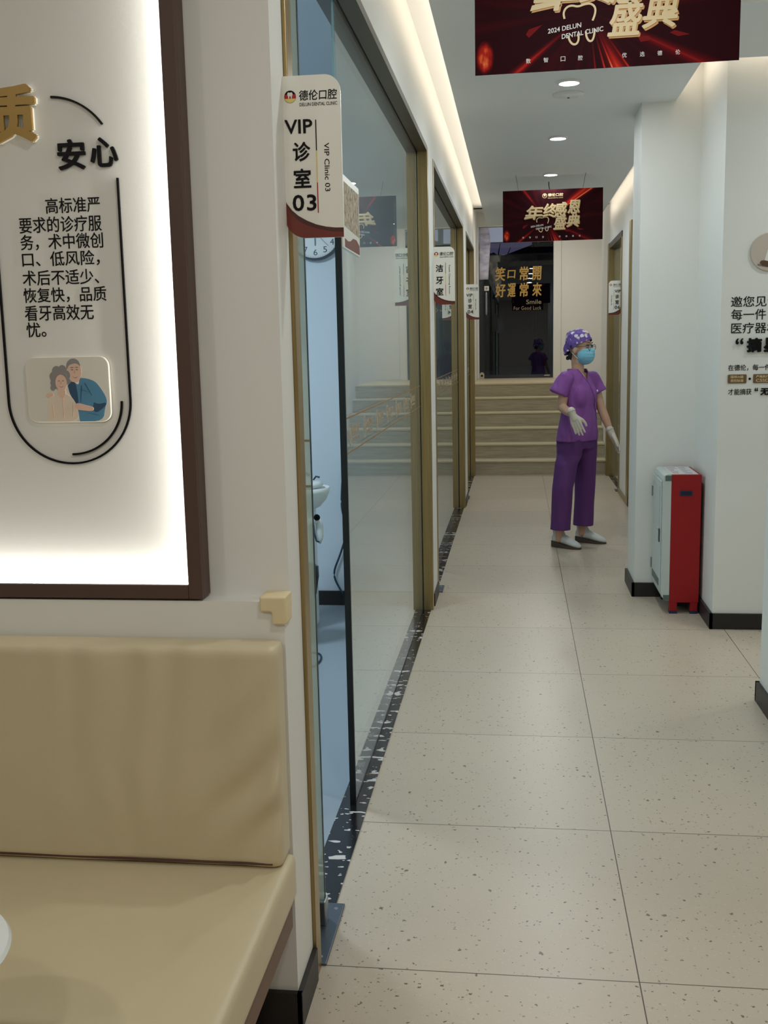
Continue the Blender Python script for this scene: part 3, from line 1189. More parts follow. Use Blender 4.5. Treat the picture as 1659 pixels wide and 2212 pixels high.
poly(bm, [(.24, 0.01), (.62, 0.01), (.60, .22), (.56, .36), (.48, .44), (.43, .42), (.36, .44), (.27, .40), (.24, .30), (.25, .12)], 0, 3)
disc(bm, .405, .66, .105, .16, 0, 2)
for u, v, r_ in ((.49, .72, .05), (.33, .60, .035), (.34, .70, .05), (.38, .78, .055), (.45, .80, .05), (.51, .63, .03), (.32, .53, .028)):
    disc(bm, u, v, r_, r_ * 1.5, 0, 2)
poly(bm, [(.385, .53), (.465, .53), (.475, .42), (.43, .36), (.375, .43)], 0, 1)
disc(bm, .425, .605, .068, .125, 0, 1)
poly(bm, [(.355, .66), (.37, .72), (.43, .745), (.48, .71), (.49, .64), (.50, .72), (.47, .79), (.40, .79), (.355, .74)], 0, 2)
poly(bm, [(.395, .56), (.425, .548), (.458, .56), (.425, .530)], 0, 6)
poly(bm, [(.402, .558), (.425, .551), (.450, .558), (.425, .542)], 0, 5)
for u in (.40, .45):
    disc(bm, u, .635, .013, .008, 0, 2)
poly(bm, [(.42, .63), (.43, .63), (.434, .585), (.416, .585)], 0, 7)
for a, b in (((.43, .40), (.43, .05)), ((.30, .28), (.31, .05)), ((.55, .30), (.54, .08))):
    poly(bm, [a, (a[0] + .006, a[1]), (b[0] + .004, b[1]), b], 0, 7)
poly(bm, [(.23, .40), (.245, .45), (.32, .455), (.33, .41), (.27, .385)], 0, 1)
poly(bm, [(.57, .24), (.585, .29), (.64, .285), (.70, .26), (.80, .23), (.79, .16), (.66, .18), (.60, .19)], 0, 1)
P('photo_print', bm, mats, plq)
# LED strips tucked in the rebate behind the frame lip
area('panel_led', (FX1 - RW - 0.004, 2.170, (FZ0 + FZ1) / 2), 0.010, 5.0, (1.0, 1.0, 0.95), (-0.6, 1, 0), size_y=FZ1 - FZ0 - 0.03)
area('panel_led', ((FX0 + FX1) / 2, 2.170, FZ0 + RW + 0.004), FX1 - FX0 - 0.03, 7.0, (1.0, 1.0, 0.95), (0, 1, 0.6), size_y=0.010)

# beige corner guard on the ledge
bm = BM()
box(bm, -0.546, -0.490, 2.124, 2.19, 0.972, 1.004)
box(bm, -0.520, -0.489, 2.124, 2.185, 0.944, 0.985)
cg = P('corner_guard', fuse(bm, 0.0025, 6), M['tanfoam'], smooth=True)
tag(cg, 'beige foam corner guard stuck on the wall ledge above the sofa', 'guard')

# ------------------------------------------------------------------ sofa bench
so_ = thing('sofa_bench', 'beige leatherette bench with upright back against the panel wall', 'sofa', (-1.7, 1.8, 0))


def cushion(x0, x1, y0, y1, z0, z1, r, nx, ny, nz, puff, wr=None):
    bm = BM()
    def ax(a, b, n):
        return [a, a + r * 0.3, a + r] + [a + r + (b - a - 2 * r) * i / n for i in range(1, n)] + [b - r, b - r * 0.3, b]
    X, Y, Z = ax(x0, x1, nx), ax(y0, y1, ny), ax(z0, z1, nz)
    vd = {}

    def vert(i, j, k):
        key = (i, j, k)
        if key not in vd:
            p = Vector((X[i], Y[j], Z[k]))
            c = Vector((min(max(p.x, x0 + r), x1 - r), min(max(p.y, y0 + r), y1 - r), min(max(p.z, z0 + r), z1 - r)))
            d = p - c
            if d.length > r:
                p = c + d.normalized() * r
            vd[key] = bm.verts.new(wr(p) if wr else p)
        return vd[key]
    I, J, K_ = len(X) - 1, len(Y) - 1, len(Z) - 1
    for i in range(I):
        for j in range(J):
            bm.faces.new((vert(i, j, 0), vert(i, j + 1, 0), vert(i + 1, j + 1, 0), vert(i + 1, j, 0)))
            bm.faces.new((vert(i, j, K_), vert(i + 1, j, K_), vert(i + 1, j + 1, K_), vert(i, j + 1, K_)))
    for i in range(I):
        for k in range(K_):
            bm.faces.new((vert(i, 0, k), vert(i + 1, 0, k), vert(i + 1, 0, k + 1), vert(i, 0, k + 1)))
            bm.faces.new((vert(i, J, k), vert(i, J, k + 1), vert(i + 1, J, k + 1), vert(i + 1, J, k)))
    for j in range(J):
        for k in range(K_):
            bm.faces.new((vert(0, j, k), vert(0, j, k + 1), vert(0, j + 1, k + 1), vert(0, j + 1, k)))
            bm.faces.new((vert(I, j, k), vert(I, j + 1, k), vert(I, j + 1, k + 1), vert(I, j, k + 1)))
    return bm


def wrinkle_back(p):
    p = p.copy()
    front = max(0.0, min(1.0, (2.10 - p.y) / 0.03))
    dx_ = -0.50 - p.x
    # vertical gathers hanging from the top edge, slanting ones at the right end
    up = max(0.0, min(1.0, (p.z - 0.45) / 0.4))
    a = math.sin(p.x * 62 + 3 * noise.noise(Vector((p.x * 6, 0, p.z * 4)))) * 0.0026 * math.exp(-((dx_ - 0.30) / 0.16) ** 2) * up * 2.4
    s_ = dx_ * 0.75 + (p.z - 0.45) * 0.62
    b = math.sin(s_ * 70 + 2.5 * noise.noise(Vector((p.x * 5, 2, p.z * 5)))) * 0.011 * math.exp(-(dx_ / 0.13) ** 2) * math.exp(-((p.z - 0.62) / 0.14) ** 2)
    c = noise.noise(Vector((p.x * 5, 7, p.z * 3.5))) * 0.006
    p.y -= front * (a + b + c)
    return p


bk = P('backrest', cushion(-2.75, -0.497, 2.045, 2.133, 0.425, 0.915, 0.018, 220, 4, 60, 0, wrinkle_back), M['leather'], so_, smooth=True)


def wrinkle_seat(p):
    p = p.copy()
    if p.z > 0.41:
        p.z += 0.004 * noise.noise(Vector((p.x * 4, p.y * 4, 3)))
        p.z += 0.0018 * math.sin((p.x + p.y) * 40 + 3 * noise.noise(Vector((p.x * 5, p.y * 5, 0)))) * math.exp(-((p.x + 0.68) / 0.15) ** 2) * math.exp(-((p.y - 1.88) / 0.08) ** 2)
    return p


P('seat_cushion', cushion(-2.75, -0.486, 1.50, 2.132, 0.320, 0.425, 0.016, 120, 40, 6, 0, wrinkle_seat), M['leather'], so_, smooth=True)
P('base_board', B(-2.74, -0.497, 1.52, 2.12, 0.25, 0.322), M['sofawood'], so_, auto=0.004)
for x in (-2.6, -1.6, -0.62):
    P('leg', B(x - 0.03, x + 0.03, 1.58, 2.08, 0.0, 0.25), M['sofawood'], so_, auto=0.004)
st_ = BM()
tube(st_, [(-2.7, 2.047, 0.437), (-1.5, 2.046, 0.437), (-0.52, 2.046, 0.437)], 0.0025, 6)
P('piping', st_, M['darkmaroon'], bk)

# small round white table in front of the bench
tb = thing('side_table', 'small round white table in front of the bench at the left edge', 'table', (-0.925, 1.325, 0))
P('tabletop', lathe(BM(), (-0.925, 1.325, 0.63), [(0.150, 0.0), (0.168, 0.006), (0.172, 0.013), (0.168, 0.019), (0.0, 0.02)], 64), M['plastic'], tb, smooth=False)
P('pedestal', lathe(BM(), (-0.925, 1.325, 0.02), [(0.04, 0), (0.022, 0.03), (0.02, 0.5), (0.05, 0.612)], 32), M['plastic'], tb, smooth=True)
P('foot', lathe(BM(), (-0.925, 1.325, 0.0), [(0.14, 0), (0.14, 0.008), (0.05, 0.024), (0.0, 0.026)], 48), M['plastic'], tb)

# ------------------------------------------------------------------ hanging room signs
SW, SH = 0.128, 0.335


def tooth_poly(cx, cz, s):
    p = [(-.40, .5), (-.2, .56), (0, .46), (.2, .56), (.40, .5), (.5, .2), (.38, -.1), (.32, -.5), (.2, -.56), (.1, -.12), (0, -.05), (-.1, -.12), (-.2, -.56), (-.32, -.5), (-.38, -.1), (-.5, .2)]
    return [(cx + a * s, cz + b * s) for a, b in p]


def logo_badge(parent, u, v, r, fn, d):
    bm = BM()
    prism(bm, circ(u, v, r, 28), fn, d, d + 0.0012)
    lg = P('logo_badge', bm, M['black'], parent)
    bm = BM()
    prism(bm, [(u + r * math.cos(a), v + r * math.sin(a)) for a in [math.radians(x) for x in list(range(-160, -19, 10))]], fn, d + 0.0012, d + 0.0016, 0)
    prism(bm, [(u + r * math.cos(math.radians(x)), v + r * math.sin(math.radians(x))) for x in (160, 170, 180, 190, 200, 340, 350, 0, 10, 20)], fn, d + 0.0012, d + 0.0016, 1)
    P('badge_colours', bm, [M['yellow'], M['red']], lg)
    bm = BM()
    prism(bm, tooth_poly(u, v + r * 0.15, r * 0.95), fn, d + 0.0016, d + 0.0024)
    P('badge_tooth', bm, M['whiteprint'], lg)


def room_sign(x0, y0, z0, chars, eng, label, mirror=False, bottom='left'):
    r = thing('room_sign', label, 'sign', (x0, y0, z0), 'room signs beside the glass doors')
    f0 = lambda u, v, d: (x0 + (SW - u if mirror else u), y0 - d, z0 + v)
    ft = lambda u, v, d: (x0 + u, y0 - d, z0 + v)
    bm = BM()
    prism(bm, rrect(0, SW, 0, SH, (0.046, 0.0, 0.034, 0.0), 10), f0, -0.003, 0.003)
    pl = P('sign_plate', bm, M['white'], r)
    cur = [(0.0, 0.083), (0.006, 0.072), (0.016, 0.059), (0.030, 0.047), (0.048, 0.0365), (0.068, 0.028), (0.09, 0.0225), (0.11, 0.020), (SW, 0.0195)]
    low = [(SW, 0.0)] + [(0.046 + 0.046 * math.cos(math.radians(a)), 0.046 + 0.046 * math.sin(math.radians(a))) for a in range(270, 179, -9)]
    bm = BM()
    prism(bm, cur + low, f0, 0.003, 0.0038)
    sw = P('maroon_swoosh', bm, M['maroon'], pl)
    bm = BM()
    prism(bm, cur + [(SW, 0.011), (0.10, 0.013), (0.075, 0.0185), (0.05, 0.0265), (0.03, 0.037), (0.014, 0.052)], f0, 0.0038, 0.0042)
    P('dark_band', bm, M['darkmaroon'], sw)
    if not mirror:
        logo_badge(pl, 0.020, 0.293, 0.0125, ft, 0.003)
        L = dict(brand=(0.039, 0.121), c=(0.022, 0.060), vip=(0.006, 0.066), num=(0.018, 0.070), line=0.0735, en=(0.090, 0.101))
    else:
        logo_badge(pl, 0.020, 0.293, 0.0115, ft, 0.003)
        L = dict(brand=(0.042, 0.119), c=(0.064, 0.101), vip=(0.058, 0.116), num=(0.060, 0.112), line=0.051, en=(0.024, 0.034))
    bm = BM()
    text(bm, '德伦口腔', L['brand'][0], L['brand'][1], 0.284, 0.305, ft, 0.003, 0.0036, bold=0.012, shear=0.05)
    text(bm, 'DELUN DENTAL CLINIC', L['brand'][0] + 0.001, L['brand'][1], 0.2725, 0.2795, ft, 0.003, 0.0036, bold=0.006)
    P('brand_lettering', bm, M['ink'], pl)
    bm = BM()
    if len(chars) == 4:
        text(bm, chars[0], L['vip'][0], L['vip'][1], 0.217, 0.246, ft, 0.003, 0.0045, bold=0.022)
        text(bm, chars[1], L['c'][0], L['c'][1], 0.160, 0.200, ft, 0.003, 0.0045, bold=0.022)
        text(bm, chars[2], L['c'][0], L['c'][1], 0.105, 0.145, ft, 0.003, 0.0045, bold=0.022)
        text(bm, chars[3], L['num'][0], L['num'][1], 0.057, 0.091, ft, 0.003, 0.0045, bold=0.022, spacing=1.1)
        e0, e1 = 0.096, 0.196
    else:
        for ch, v in zip(chars, (0.190, 0.120, 0.055)):
            P('room_character', text(BM(), ch, L['c'][0] - 0.006, L['c'][1], v, v + 0.043, ft, 0.003, 0.0045, bold=0.022), M['ink'], pl)
        e0, e1 = 0.062, 0.232
    if len(chars) == 4:
        P('room_name', bm, M['ink'], pl)
    else:
        bm.free()
    bm = BM()
    text(bm, eng, L['en'][0], L['en'][1], e0, e1, ft, 0.003, 0.0036, bold=0.008, down=True)
    P('english_name', bm, M['ink'], pl)
    l_ = L['line']
    bm = BM()
    for a, b, mi in ((0.181, 0.244, 0), (0.115, 0.181, 1), (0.052, 0.115, 2)):
        strip(bm, [(l_, a), (l_, b)], 0.0022, ft, 0.003, 0.0036, mi=mi)
    P('divider_line', bm, [M['ink'], M['yellow'], M['red']], pl)
    xb = x0 + SW if mirror else x0
    bm = BM()
    for v in (0.075, 0.295):
        P('wall_bracket', B(xb - 0.004, xb + 0.012 if mirror else xb + 0.004, y0 - 0.001, y0 + 0.008, z0 + v - 0.012, z0 + v + 0.012), M['plastic'], r)
    return r


room_sign(-0.4985, 2.30, 1.762, ('VIP', '诊', '室', '03'), 'VIP Clinic 03', 'white VIP room sign numbered 03 on the nearest brass door jamb')
room_sign(-0.493, 6.335, 1.762, '洁牙室', 'Teeth Cleaning Room', 'white Teeth Cleaning Room sign on the pier between two glass fronts')
room_sign(-0.493, 10.35, 1.762, ('VIP', '诊', '室', '04'), 'VIP Clinic 04', 'white VIP room sign numbered 04 on the left wall near the stairs')
room_sign(0.905, 10.84, 1.785, ('VIP', '诊', '室', '06'), 'VIP Clinic 06', 'white VIP room sign numbered 06 on the right wall', mirror=True)


# ------------------------------------------------------------------ hanging banners
def banner(x0, y0, z0, label, tilt):
    r = thing('hanging_banner', label, 'banner', (x0, y0, z0), 'dark red banners hung under the ceiling')
    loc = lambda u, v, d: (x0 + u, y0 - d, z0 + v + tilt * u)
    bm = BM()
    box(bm, 0, 0.79, -0.002, 0.002, 0, 0.4)
    for v in bm.verts:
        v.co.z += tilt * v.co.x
    pl = P('banner_board', bm, M['banner'], r, local=True)
    d0, d1 = 0.002, 0.003
    bm = BM()
    prism(bm, circ(0.332, 0.352, 0.0185, 28), loc, d0, d1, 0)
    prism(bm, circ(0.332, 0.352, 0.0155, 28), loc, d1, d1 + 0.0004, 1)
    prism(bm, tooth_poly(0.332, 0.356, 0.015), loc, d1 + 0.0004, d1 + 0.0008, 0)
    text(bm, '德伦口腔', 0.358, 0.478, 0.345, 0.369, loc, d0, d1, bold=0.014, shear=0.05)
    text(bm, 'DELUN DENTAL CLINIC', 0.358, 0.478, 0.330, 0.337, loc, d0, d1, bold=0.006)
    P('brand_mark', bm, [M['goldtitle'], M['darkmaroon']], pl)
    spec = (('年', .178, .320, .172, .280), ('终', .316, .425, .184, .292), ('感', .405, .512, .180, .300), ('恩', .512, .612, .206, .312),
            ('盛', .400, .506, .088, .190), ('典', .502, .608, .104, .204))
    for da, db, dd, mt in ((0.0, 0.0, 0.0008, 'back'), (0, 0, 0.003, 'front')):
        bm = BM()
        for i, (c_, a, b, v0, v1) in enumerate(spec):
            if mt == 'back':
                text(bm, c_, a + 0.004, b + 0.004, v0 - 0.005, v1 - 0.005, loc, d0, d0 + 0.0008, bold=0.03, shear=0.18)
            else:
                text(bm, c_, a, b, v0, v1, loc, d0, d0 + 0.003, bold=0.024, shear=0.18)
        # long strokes thrown out of the first and last characters
        off = (0.004, -0.005, 0.0008) if mt == 'back' else (0, 0, 0.0027)
        prism(bm, [(.168 + off[0], .176 + off[1]), (.174 + off[0], .192 + off[1]), (.26 + off[0], .206 + off[1]), (.26 + off[0], .190 + off[1])], loc, d0, d0 + off[2])
        prism(bm, [(.56 + off[0], .132 + off[1]), (.608 + off[0], .146 + off[1]), (.604 + off[0], .158 + off[1]), (.56 + off[0], .148 + off[1])], loc, d0, d0 + off[2])
        P('title_shadow' if mt == 'back' else 'title_lettering', bm, M['orangeprint'] if mt == 'back' else M['goldtitle'], pl)
    bm = BM()
    tp = [(.272, .148), (.268, .165), (.276, .180), (.292, .186), (.312, .180), (.330, .186), (.350, .188), (.364, .176), (.364, .158), (.356, .138)]
    strip(bm, smooth_line(tp), 0.006, loc, d0, d1 + 0.0004)
    strip(bm, smooth_line([(.284, .098), (.287, .084), (.298, .072), (.310, .074), (.315, .086), (.314, .100)]), 0.006, loc, d0, d1 + 0.0004)
    strip(bm, smooth_line([(.336, .108), (.338, .092), (.346, .079), (.356, .080), (.361, .094), (.363, .114)]), 0.006, loc, d0, d1 + 0.0004)
    P('tooth_outline', bm, M['goldtitle'], pl)
    bm = BM()
    text(bm, '2024 DELUN', .222, .322, .108, .122, loc, d0, d1 + 0.001, bold=0.02, slope=0.13)
    text(bm, 'DENTAL CLINIC', .264, .388, .090, .104, loc, d0, d1 + 0.001, bold=0.02, slope=0.13)
    P('small_lettering', bm, M['whiteprint'], pl)
    for c_, u in zip('数智口腔优选德伦', (.163, .216, .268, .320, .452, .505, .557, .610)):
        P('tagline_character', text(BM(), c_, u - 0.007, u + 0.007, .026, .040, loc, d0, d1, bold=0.008), M['whiteprint'], pl)
    for pts_ in (((.155, .11), (.165, .10), (.205, .135), (.165, .125)), ((.49, .085), (.50, .068), (.53, .072), (.525, .084)), ((.585, .09), (.61, .078), (.645, .082), (.60, .096))):
        P('red_shard', prism(BM(), pts_, loc, d0, d0 + 0.0006), M['shard'], pl)
    for u in (0.125, 0.632):
        P('wire', tube(BM(), [(x0 + u + (0.022 if u > .4 else -0.022), y0, ZC), (x0 + u, y0, z0 + 0.4 + tilt * u)], 0.0016, 6), M['black'], r)
    return r


banner(-0.128, 3.43, 2.349, 'large dark red banner hanging nearest the camera at the top edge', 0.006)
b2 = banner(-0.113, 8.75, 2.331, 'dark red banner with its full gold title hanging above the nurse', 0.002)
bm = BM()
tube(bm, [(0.262, 9.16, ZC), (0.264, 9.15, 2.81), (0.272, 9.12, 2.77), (0.30, 9.08, 2.755), (0.36, 9.05, 2.752)], 0.0035, 8)
cl = tag(P('ceiling_cable', bm, M['black']), 'short black cable hanging from the ceiling behind the far banner', 'cable')


# ------------------------------------------------------------------ downlights and ceiling sensor
def downlight(y, label):
    r = thing('downlight', label, 'ceiling light', (0.266, y, ZC), 'round downlights along the corridor')
    P('rim', lathe(BM(), (0.266, y, ZC), [(0.062, 0.0), (0.062, -0.008), (0.055, -0.012), (0.052, -0.012), (0.052, 0.0)], 40), M['rim'], r, smooth=False)
    P('diffuser', lathe(BM(), (0.266, y, ZC), [(0.052, 0.0), (0.052, -0.010), (0.0, -0.0105)], 40), M['lampglow'], r)
    return r


downlight(5.74, 'round white downlight nearest the camera below the large banner')
downlight(7.23, 'round white downlight, middle one of the three lit in view')
downlight(8.74, 'round white downlight directly above the far banner')
sn = thing('smoke_detector', 'flat round pale disc on the ceiling just behind the nearest downlight', 'detector', (0.276, 6.02, ZC))
P('disc', lathe(BM(), (0.276, 6.02, ZC), [(0.085, 0.0), (0.083, -0.006), (0.05, -0.018), (0.0, -0.02)], 40), M['rim'], sn, smooth=True)
P('indicator', B(0.270, 0.282, 6.012, 6.020, ZC - 0.023, ZC - 0.018), M['black'], sn)

# ------------------------------------------------------------------ red cabinet in the corner
cb = thing('equipment_cabinet', 'narrow red cabinet with pale grey door in the corner by the pillar', 'cabinet', (0.93, 6.09, 0))
bx0, bx1, by0, by1 = 0.848, 1.010, 5.905, 6.285
M['cabred'] = mat('red_cabinet_paint', (156, 26, 28), 0.45, spec=0.3)
M['cabgrey'] = mat('pale_grey_cabinet_paint', (196, 204, 200), 0.4)
M['cabdark'] = mat('grey_green_trim', (92, 104, 100), 0.5)
M['navy'] = mat('navy_plastic', (32, 40, 84), 0.4)
P('body', B(bx0, bx1, by0, by1, 0.065, 0.790), M['cabred'], cb, auto=0.003)
bm = BM()
prof = [(bx0, 0.075), (bx0 - 0.022, 0.075), (bx0 - 0.042, 0.098), (bx0 - 0.046, 0.12), (bx0 - 0.046, 0.762), (bx0 - 0.040, 0.784), (bx0 - 0.022, 0.794), (bx0, 0.794)]
prism(bm, prof, lambda u, v, d: (u, d, v), by0, by1)
P('front_shell', bm, M['cabgrey'], cb, auto=0.002)
for z in (0.756, 0.078):
    P('corner_trim', B(bx0 - 0.034, bx0, by0 - 0.002, by0 + 0.002, z, z + 0.03), M['cabdark'], cb)
dr = P('door', B(bx0 - 0.053, bx0 - 0.046, by0 + 0.03, by1 - 0.012, 0.125, 0.752), M['cabgrey'], cb, auto=0.003)
P('door_window', B(bx0 - 0.055, bx0 - 0.052, by0 + 0.06, by1 - 0.05, 0.46, 0.72), mat('cabinet_window', (176, 186, 186), 0.1), dr)
P('door_handle', B(bx0 - 0.060, bx0 - 0.052, by0 + 0.034, by0 + 0.062, 0.405, 0.480), mat('grey_handle', (72, 74, 74), 0.4), dr, auto=0.003)
P('door_vent', B(bx0 - 0.055, bx0 - 0.052, by0 + 0.05, by1 - 0.04, 0.15, 0.19), M['cabdark'], dr)
for z in (0.22, 0.65):
    P('hinge', tube(BM(), [(bx0 - 0.055, by1 - 0.006, z - 0.03), (bx0 - 0.055, by1 - 0.006, z + 0.03)], 0.006, 8), M['steel'], cb)
bm = BM()
prism(bm, rrect(0.893, 0.962, 0.672, 0.702, 0.006), faceY(by0), 0, 0.004)
hd = P('side_grip', bm, M['navy'], cb, auto=0.001)
bm = BM()
prism(bm, rrect(0.899, 0.956, 0.677, 0.697, 0.005), faceY(by0 - 0.004), 0, 0.0006)
P('grip_recess', bm, mat('dark_recess', (12, 14, 30), 0.5), hd)
for x0, x1 in ((bx0 + 0.002, bx0 + 0.044), (bx1 - 0.046, bx1 - 0.006)):
    for y0 in (by0 + 0.002, by1 - 0.045):
        ft = P('foot', B(x0, x1, y0, y0 + 0.042, 0.016, 0.066), M['cabred'], cb)
        P('foot_pad', B(x0, x1, y0, y0 + 0.042, 0.0, 0.017), M['navy'], ft)
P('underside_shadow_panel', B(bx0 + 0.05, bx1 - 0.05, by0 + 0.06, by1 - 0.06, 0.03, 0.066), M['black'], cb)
pp = P('instruction_sheet', B(bx0 + 0.001, bx1 - 0.018, by0 + 0.012, by1 - 0.012, 0.790, 0.7925), mat('sheet_paper', (214, 212, 212), 0.5), cb)
bm = BM()
random.seed(3)
for i in range(7):
    for j in range(2):
        x = bx0 + 0.012 + j * 0.066
        y = by0 + 0.04 + i * 0.046
        box(bm, x, x + random.uniform(0.025, 0.055), y, y + 0.012, 0.7925, 0.7929, mi=(i + j) % 3)
P('sheet_print', bm, [mat('sheet_red_print', (178, 70, 76), 0.6), mat('sheet_violet_print', (128, 108, 150), 0.6), mat('sheet_teal_print', (100, 150, 150), 0.6)], pp)

# ------------------------------------------------------------------ lettering and plaque on the right wall
fw = faceY(5.60)
wt = thing('wall_lettering', 'black raised lettering on the white wall at the right edge', 'lettering', (1.2, 5.6, 1.5))
bm = BM()
text(bm, '邀您见证', 1.078, 1.313, 1.685, 1.738, fw, 0, 0.002, bold=0.004)
P('large_line', bm, M['ink'], wt)
P('large_line', text(BM(), '每一件', 1.081, 1.252, 1.620, 1.674, fw, 0, 0.002, bold=0.004), M['ink'], wt)
P('large_line', text(BM(), '医疗器械', 1.083, 1.315, 1.552, 1.606, fw, 0, 0.002, bold=0.004), M['ink'], wt)
bm = BM()
text(bm, '“', 1.106, 1.143, 1.497, 1.528, fw, 0, 0.012, bold=0.03)
text(bm, '摘', 1.161, 1.235, 1.456, 1.529, fw, 0, 0.012, bold=0.045)
text(bm, '星', 1.245, 1.318, 1.456, 1.529, fw, 0, 0.012, bold=0.045)
P('bold_words', bm, M['black'], wt)
bm = BM()
text(bm, '在德伦，每一件', 1.074, 1.283, 1.364, 1.395, fw, 0, 0.002, bold=0.003)
P('small_line', bm, M['ink'], wt)
bm = BM()
text(bm, '才能摘获', 1.077, 1.193, 1.241, 1.272, fw, 0, 0.002, bold=0.003)
P('small_line', bm, M['ink'], wt)
P('dot', prism(BM(), circ(1.182, 1.322, 0.006, 16), fw, 0, 0.003), M['ink'], wt)
bm = BM()
text(bm, '“', 1.208, 1.224, 1.258, 1.276, fw, 0, 0.006, bold=0.03)
text(bm, '无菌', 1.237, 1.320, 1.238, 1.276, fw, 0, 0.006, bold=0.04)
P('bold_small_words', bm, M['black'], wt)
for x0, x1, l1, l2 in ((1.073, 1.166, '国标A级', '质控标准'), (1.199, 1.330, '严格执行', 'CSSD')):
    bm = BM()
    prism(bm, rrect(x0, x1, 1.300, 1.345, 0.005), fw, 0, 0.004)
    bd = P('brown_badge', bm, mat('brown_badge_plate', (110, 84, 54), 0.4), wt)
    bm = BM()
    text(bm, l1, x0 + 0.014, x0 + 0.078, 1.326, 1.340, fw, 0.004, 0.0048, bold=0.012)
    text(bm, l2, x0 + 0.014, x0 + 0.078, 1.306, 1.321, fw, 0.004, 0.0048, bold=0.012)
    P('badge_lettering', bm, M['goldtitle'], bd)
rp = thing('round_plaque', 'round beige plaque with a brown and white emblem at the right edge', 'plaque', (1.258, 5.6, 1.953))
P('plate', lathe(BM(), (1.258, 5.6, 1.953), [(0.095, 0.0), (0.095, 0.008), (0.092, 0.010), (0.0, 0.0101)], 56, (0, -1, 0)), mat('beige_plaque_plate', (196, 182, 168), 0.5), rp)
bm = BM()
f2 = faceY(5.59)
prism(bm, [(1.232, 1.908), (1.246, 1.965), (1.258, 1.978), (1.272, 1.965), (1.288, 1.908)], f2, 0, 0.002)
P('white_bell', bm, M['whiteprint'], rp)
bm = BM()
prism(bm, [(1.210, 1.900), (1.216, 1.911), (1.232, 1.912), (1.260, 1.905), (1.290, 1.912), (1.306, 1.908), (1.30, 1.892), (1.258, 1.882), (1.225, 1.888)], f2, 0.002, 0.004)
P('brown_bowl', bm, mat('brown_emblem', (88, 60, 38), 0.5), rp)
bm = BM()
strip(bm, [(1.200, 1.892), (1.225, 1.886), (1.258, 1.880), (1.300, 1.886)], 0.007, f2, 0, 0.0015)
P('grey_saucer_line', bm, mat('grey_emblem', (120, 112, 104), 0.5), rp)

# ------------------------------------------------------------------ things in the first consulting room
ck = thing('wall_clock', 'round white wall clock partly hidden behind the nearest room sign', 'clock', (-1.135, 6.02, 2.172))
C_ = (-1.135, 6.02, 2.172)
P('case', lathe(BM(), C_, [(0.157, 0.0), (0.157, 0.03), (0.150, 0.038), (0.145, 0.034), (0.145, 0.012)], 56, (0, -1, 0)), mat('grey_clock_rim', (104, 108, 116), 0.35, 0.6), ck)
fc = P('dial', lathe(BM(), C_, [(0.146, 0.005), (0.146, 0.014), (0.0, 0.0141)], 56, (0, -1, 0)), mat('clock_dial', (226, 230, 230), 0.5), ck)
f3 = faceY(6.02 - 0.014)
bm = BM()
for n_ in range(1, 13):
    a = math.radians(90 - 30 * n_)
    u, v = C_[0] + 0.112 * math.cos(a), C_[2] + 0.112 * math.sin(a)
    w = 0.011 * len(str(n_))
    text(bm, str(n_), u - w, u + w, v - 0.0165, v + 0.0165, f3, 0, 0.001)
for n_ in range(60):
    a = math.radians(6 * n_)
    strip(bm, [(C_[0] + 0.136 * math.cos(a), C_[2] + 0.136 * math.sin(a)), (C_[0] + 0.139 * math.cos(a), C_[2] + 0.139 * math.sin(a))], 0.002, f3, 0, 0.001)
P('numerals', bm, mat('clock_numerals', (62, 76, 86), 0.5), fc)
bm = BM()
strip(bm, [(C_[0], C_[2] + 0.02), (C_[0], C_[2] - 0.075)], 0.006, f3, 0.002, 0.004)
P('hour_hand', bm, mat('clock_hand', (110, 110, 124), 0.4), ck)
bm = BM()
strip(bm, [(C_[0] - 0.02, C_[2] + 0.02), (C_[0] + 0.075, C_[2] - 0.078)], 0.002, f3, 0.005, 0.006)
P('second_hand', bm, mat('clock_hand_thin', (110, 110, 124), 0.4), ck)

du = thing('dental_unit', 'white dental unit with spittoon bowl seen through the open glass door', 'dental unit', (-1.16, 5.5, 0))
bm = BM()
lathe(bm, (-1.125, 5.5, 0.66), [(0.03, 0.0), (0.07, 0.02), (0.105, 0.06), (0.122, 0.10), (0.125, 0.125), (0.115, 0.125), (0.10, 0.10), (0.05, 0.07), (0.0, 0.065)], 40)
bw = P('spittoon_bowl', bm, M['plastic'], du, smooth=True)
bm = BM()
lathe(bm, (-1.15, 5.5, 0.785), [(0.10, 0.0), (0.115, 0.012), (0.10, 0.03), (0.06, 0.042), (0.0, 0.045)], 40)
P('bowl_rim', bm, M['plastic'], bw, smooth=True)
bm = BM()
tube(bm, [(-1.15, 5.47, 0.82), (-1.15, 5.46, 0.86), (-1.12, 5.45, 0.87), (-1.10, 5.45, 0.85)], 0.006, 8)
tube(bm, [(-1.09, 5.49, 0.82), (-1.07, 5.48, 0.845), (-1.05, 5.48, 0.84)], 0.005, 8)
P('water_spout', bm, M['cable'], bw)
bm = BM()
box(bm, -1.30, -1.10, 5.44, 5.62, 0.0, 0.72)
P('column', fuse(bm, 0.012, 4), M['plastic'], du, smooth=True)
P('bowl_stem', tube(BM(), [(-1.14, 5.5, 0.70), (-1.14, 5.5, 0.58)], [0.032, 0.028], 16), M['plastic'], du, smooth=True)
bm = BM()
tube(bm, [(-1.16, 5.46, 0.585), (-1.10, 5.45, 0.60), (-1.065, 5.44, 0.625)], [0.028, 0.024, 0.02], 14)
am = P('holder_arm', bm, M['plastic'], du, smooth=True)
P('holder_ring', lathe(BM(), (-1.062, 5.425, 0.632), [(0.017, 0.0), (0.017, 0.012), (0.008, 0.012), (0.008, 0.004), (0.0, 0.004)], 20, (0.3, -1, 0)), M['black'], am)
bm = BM()
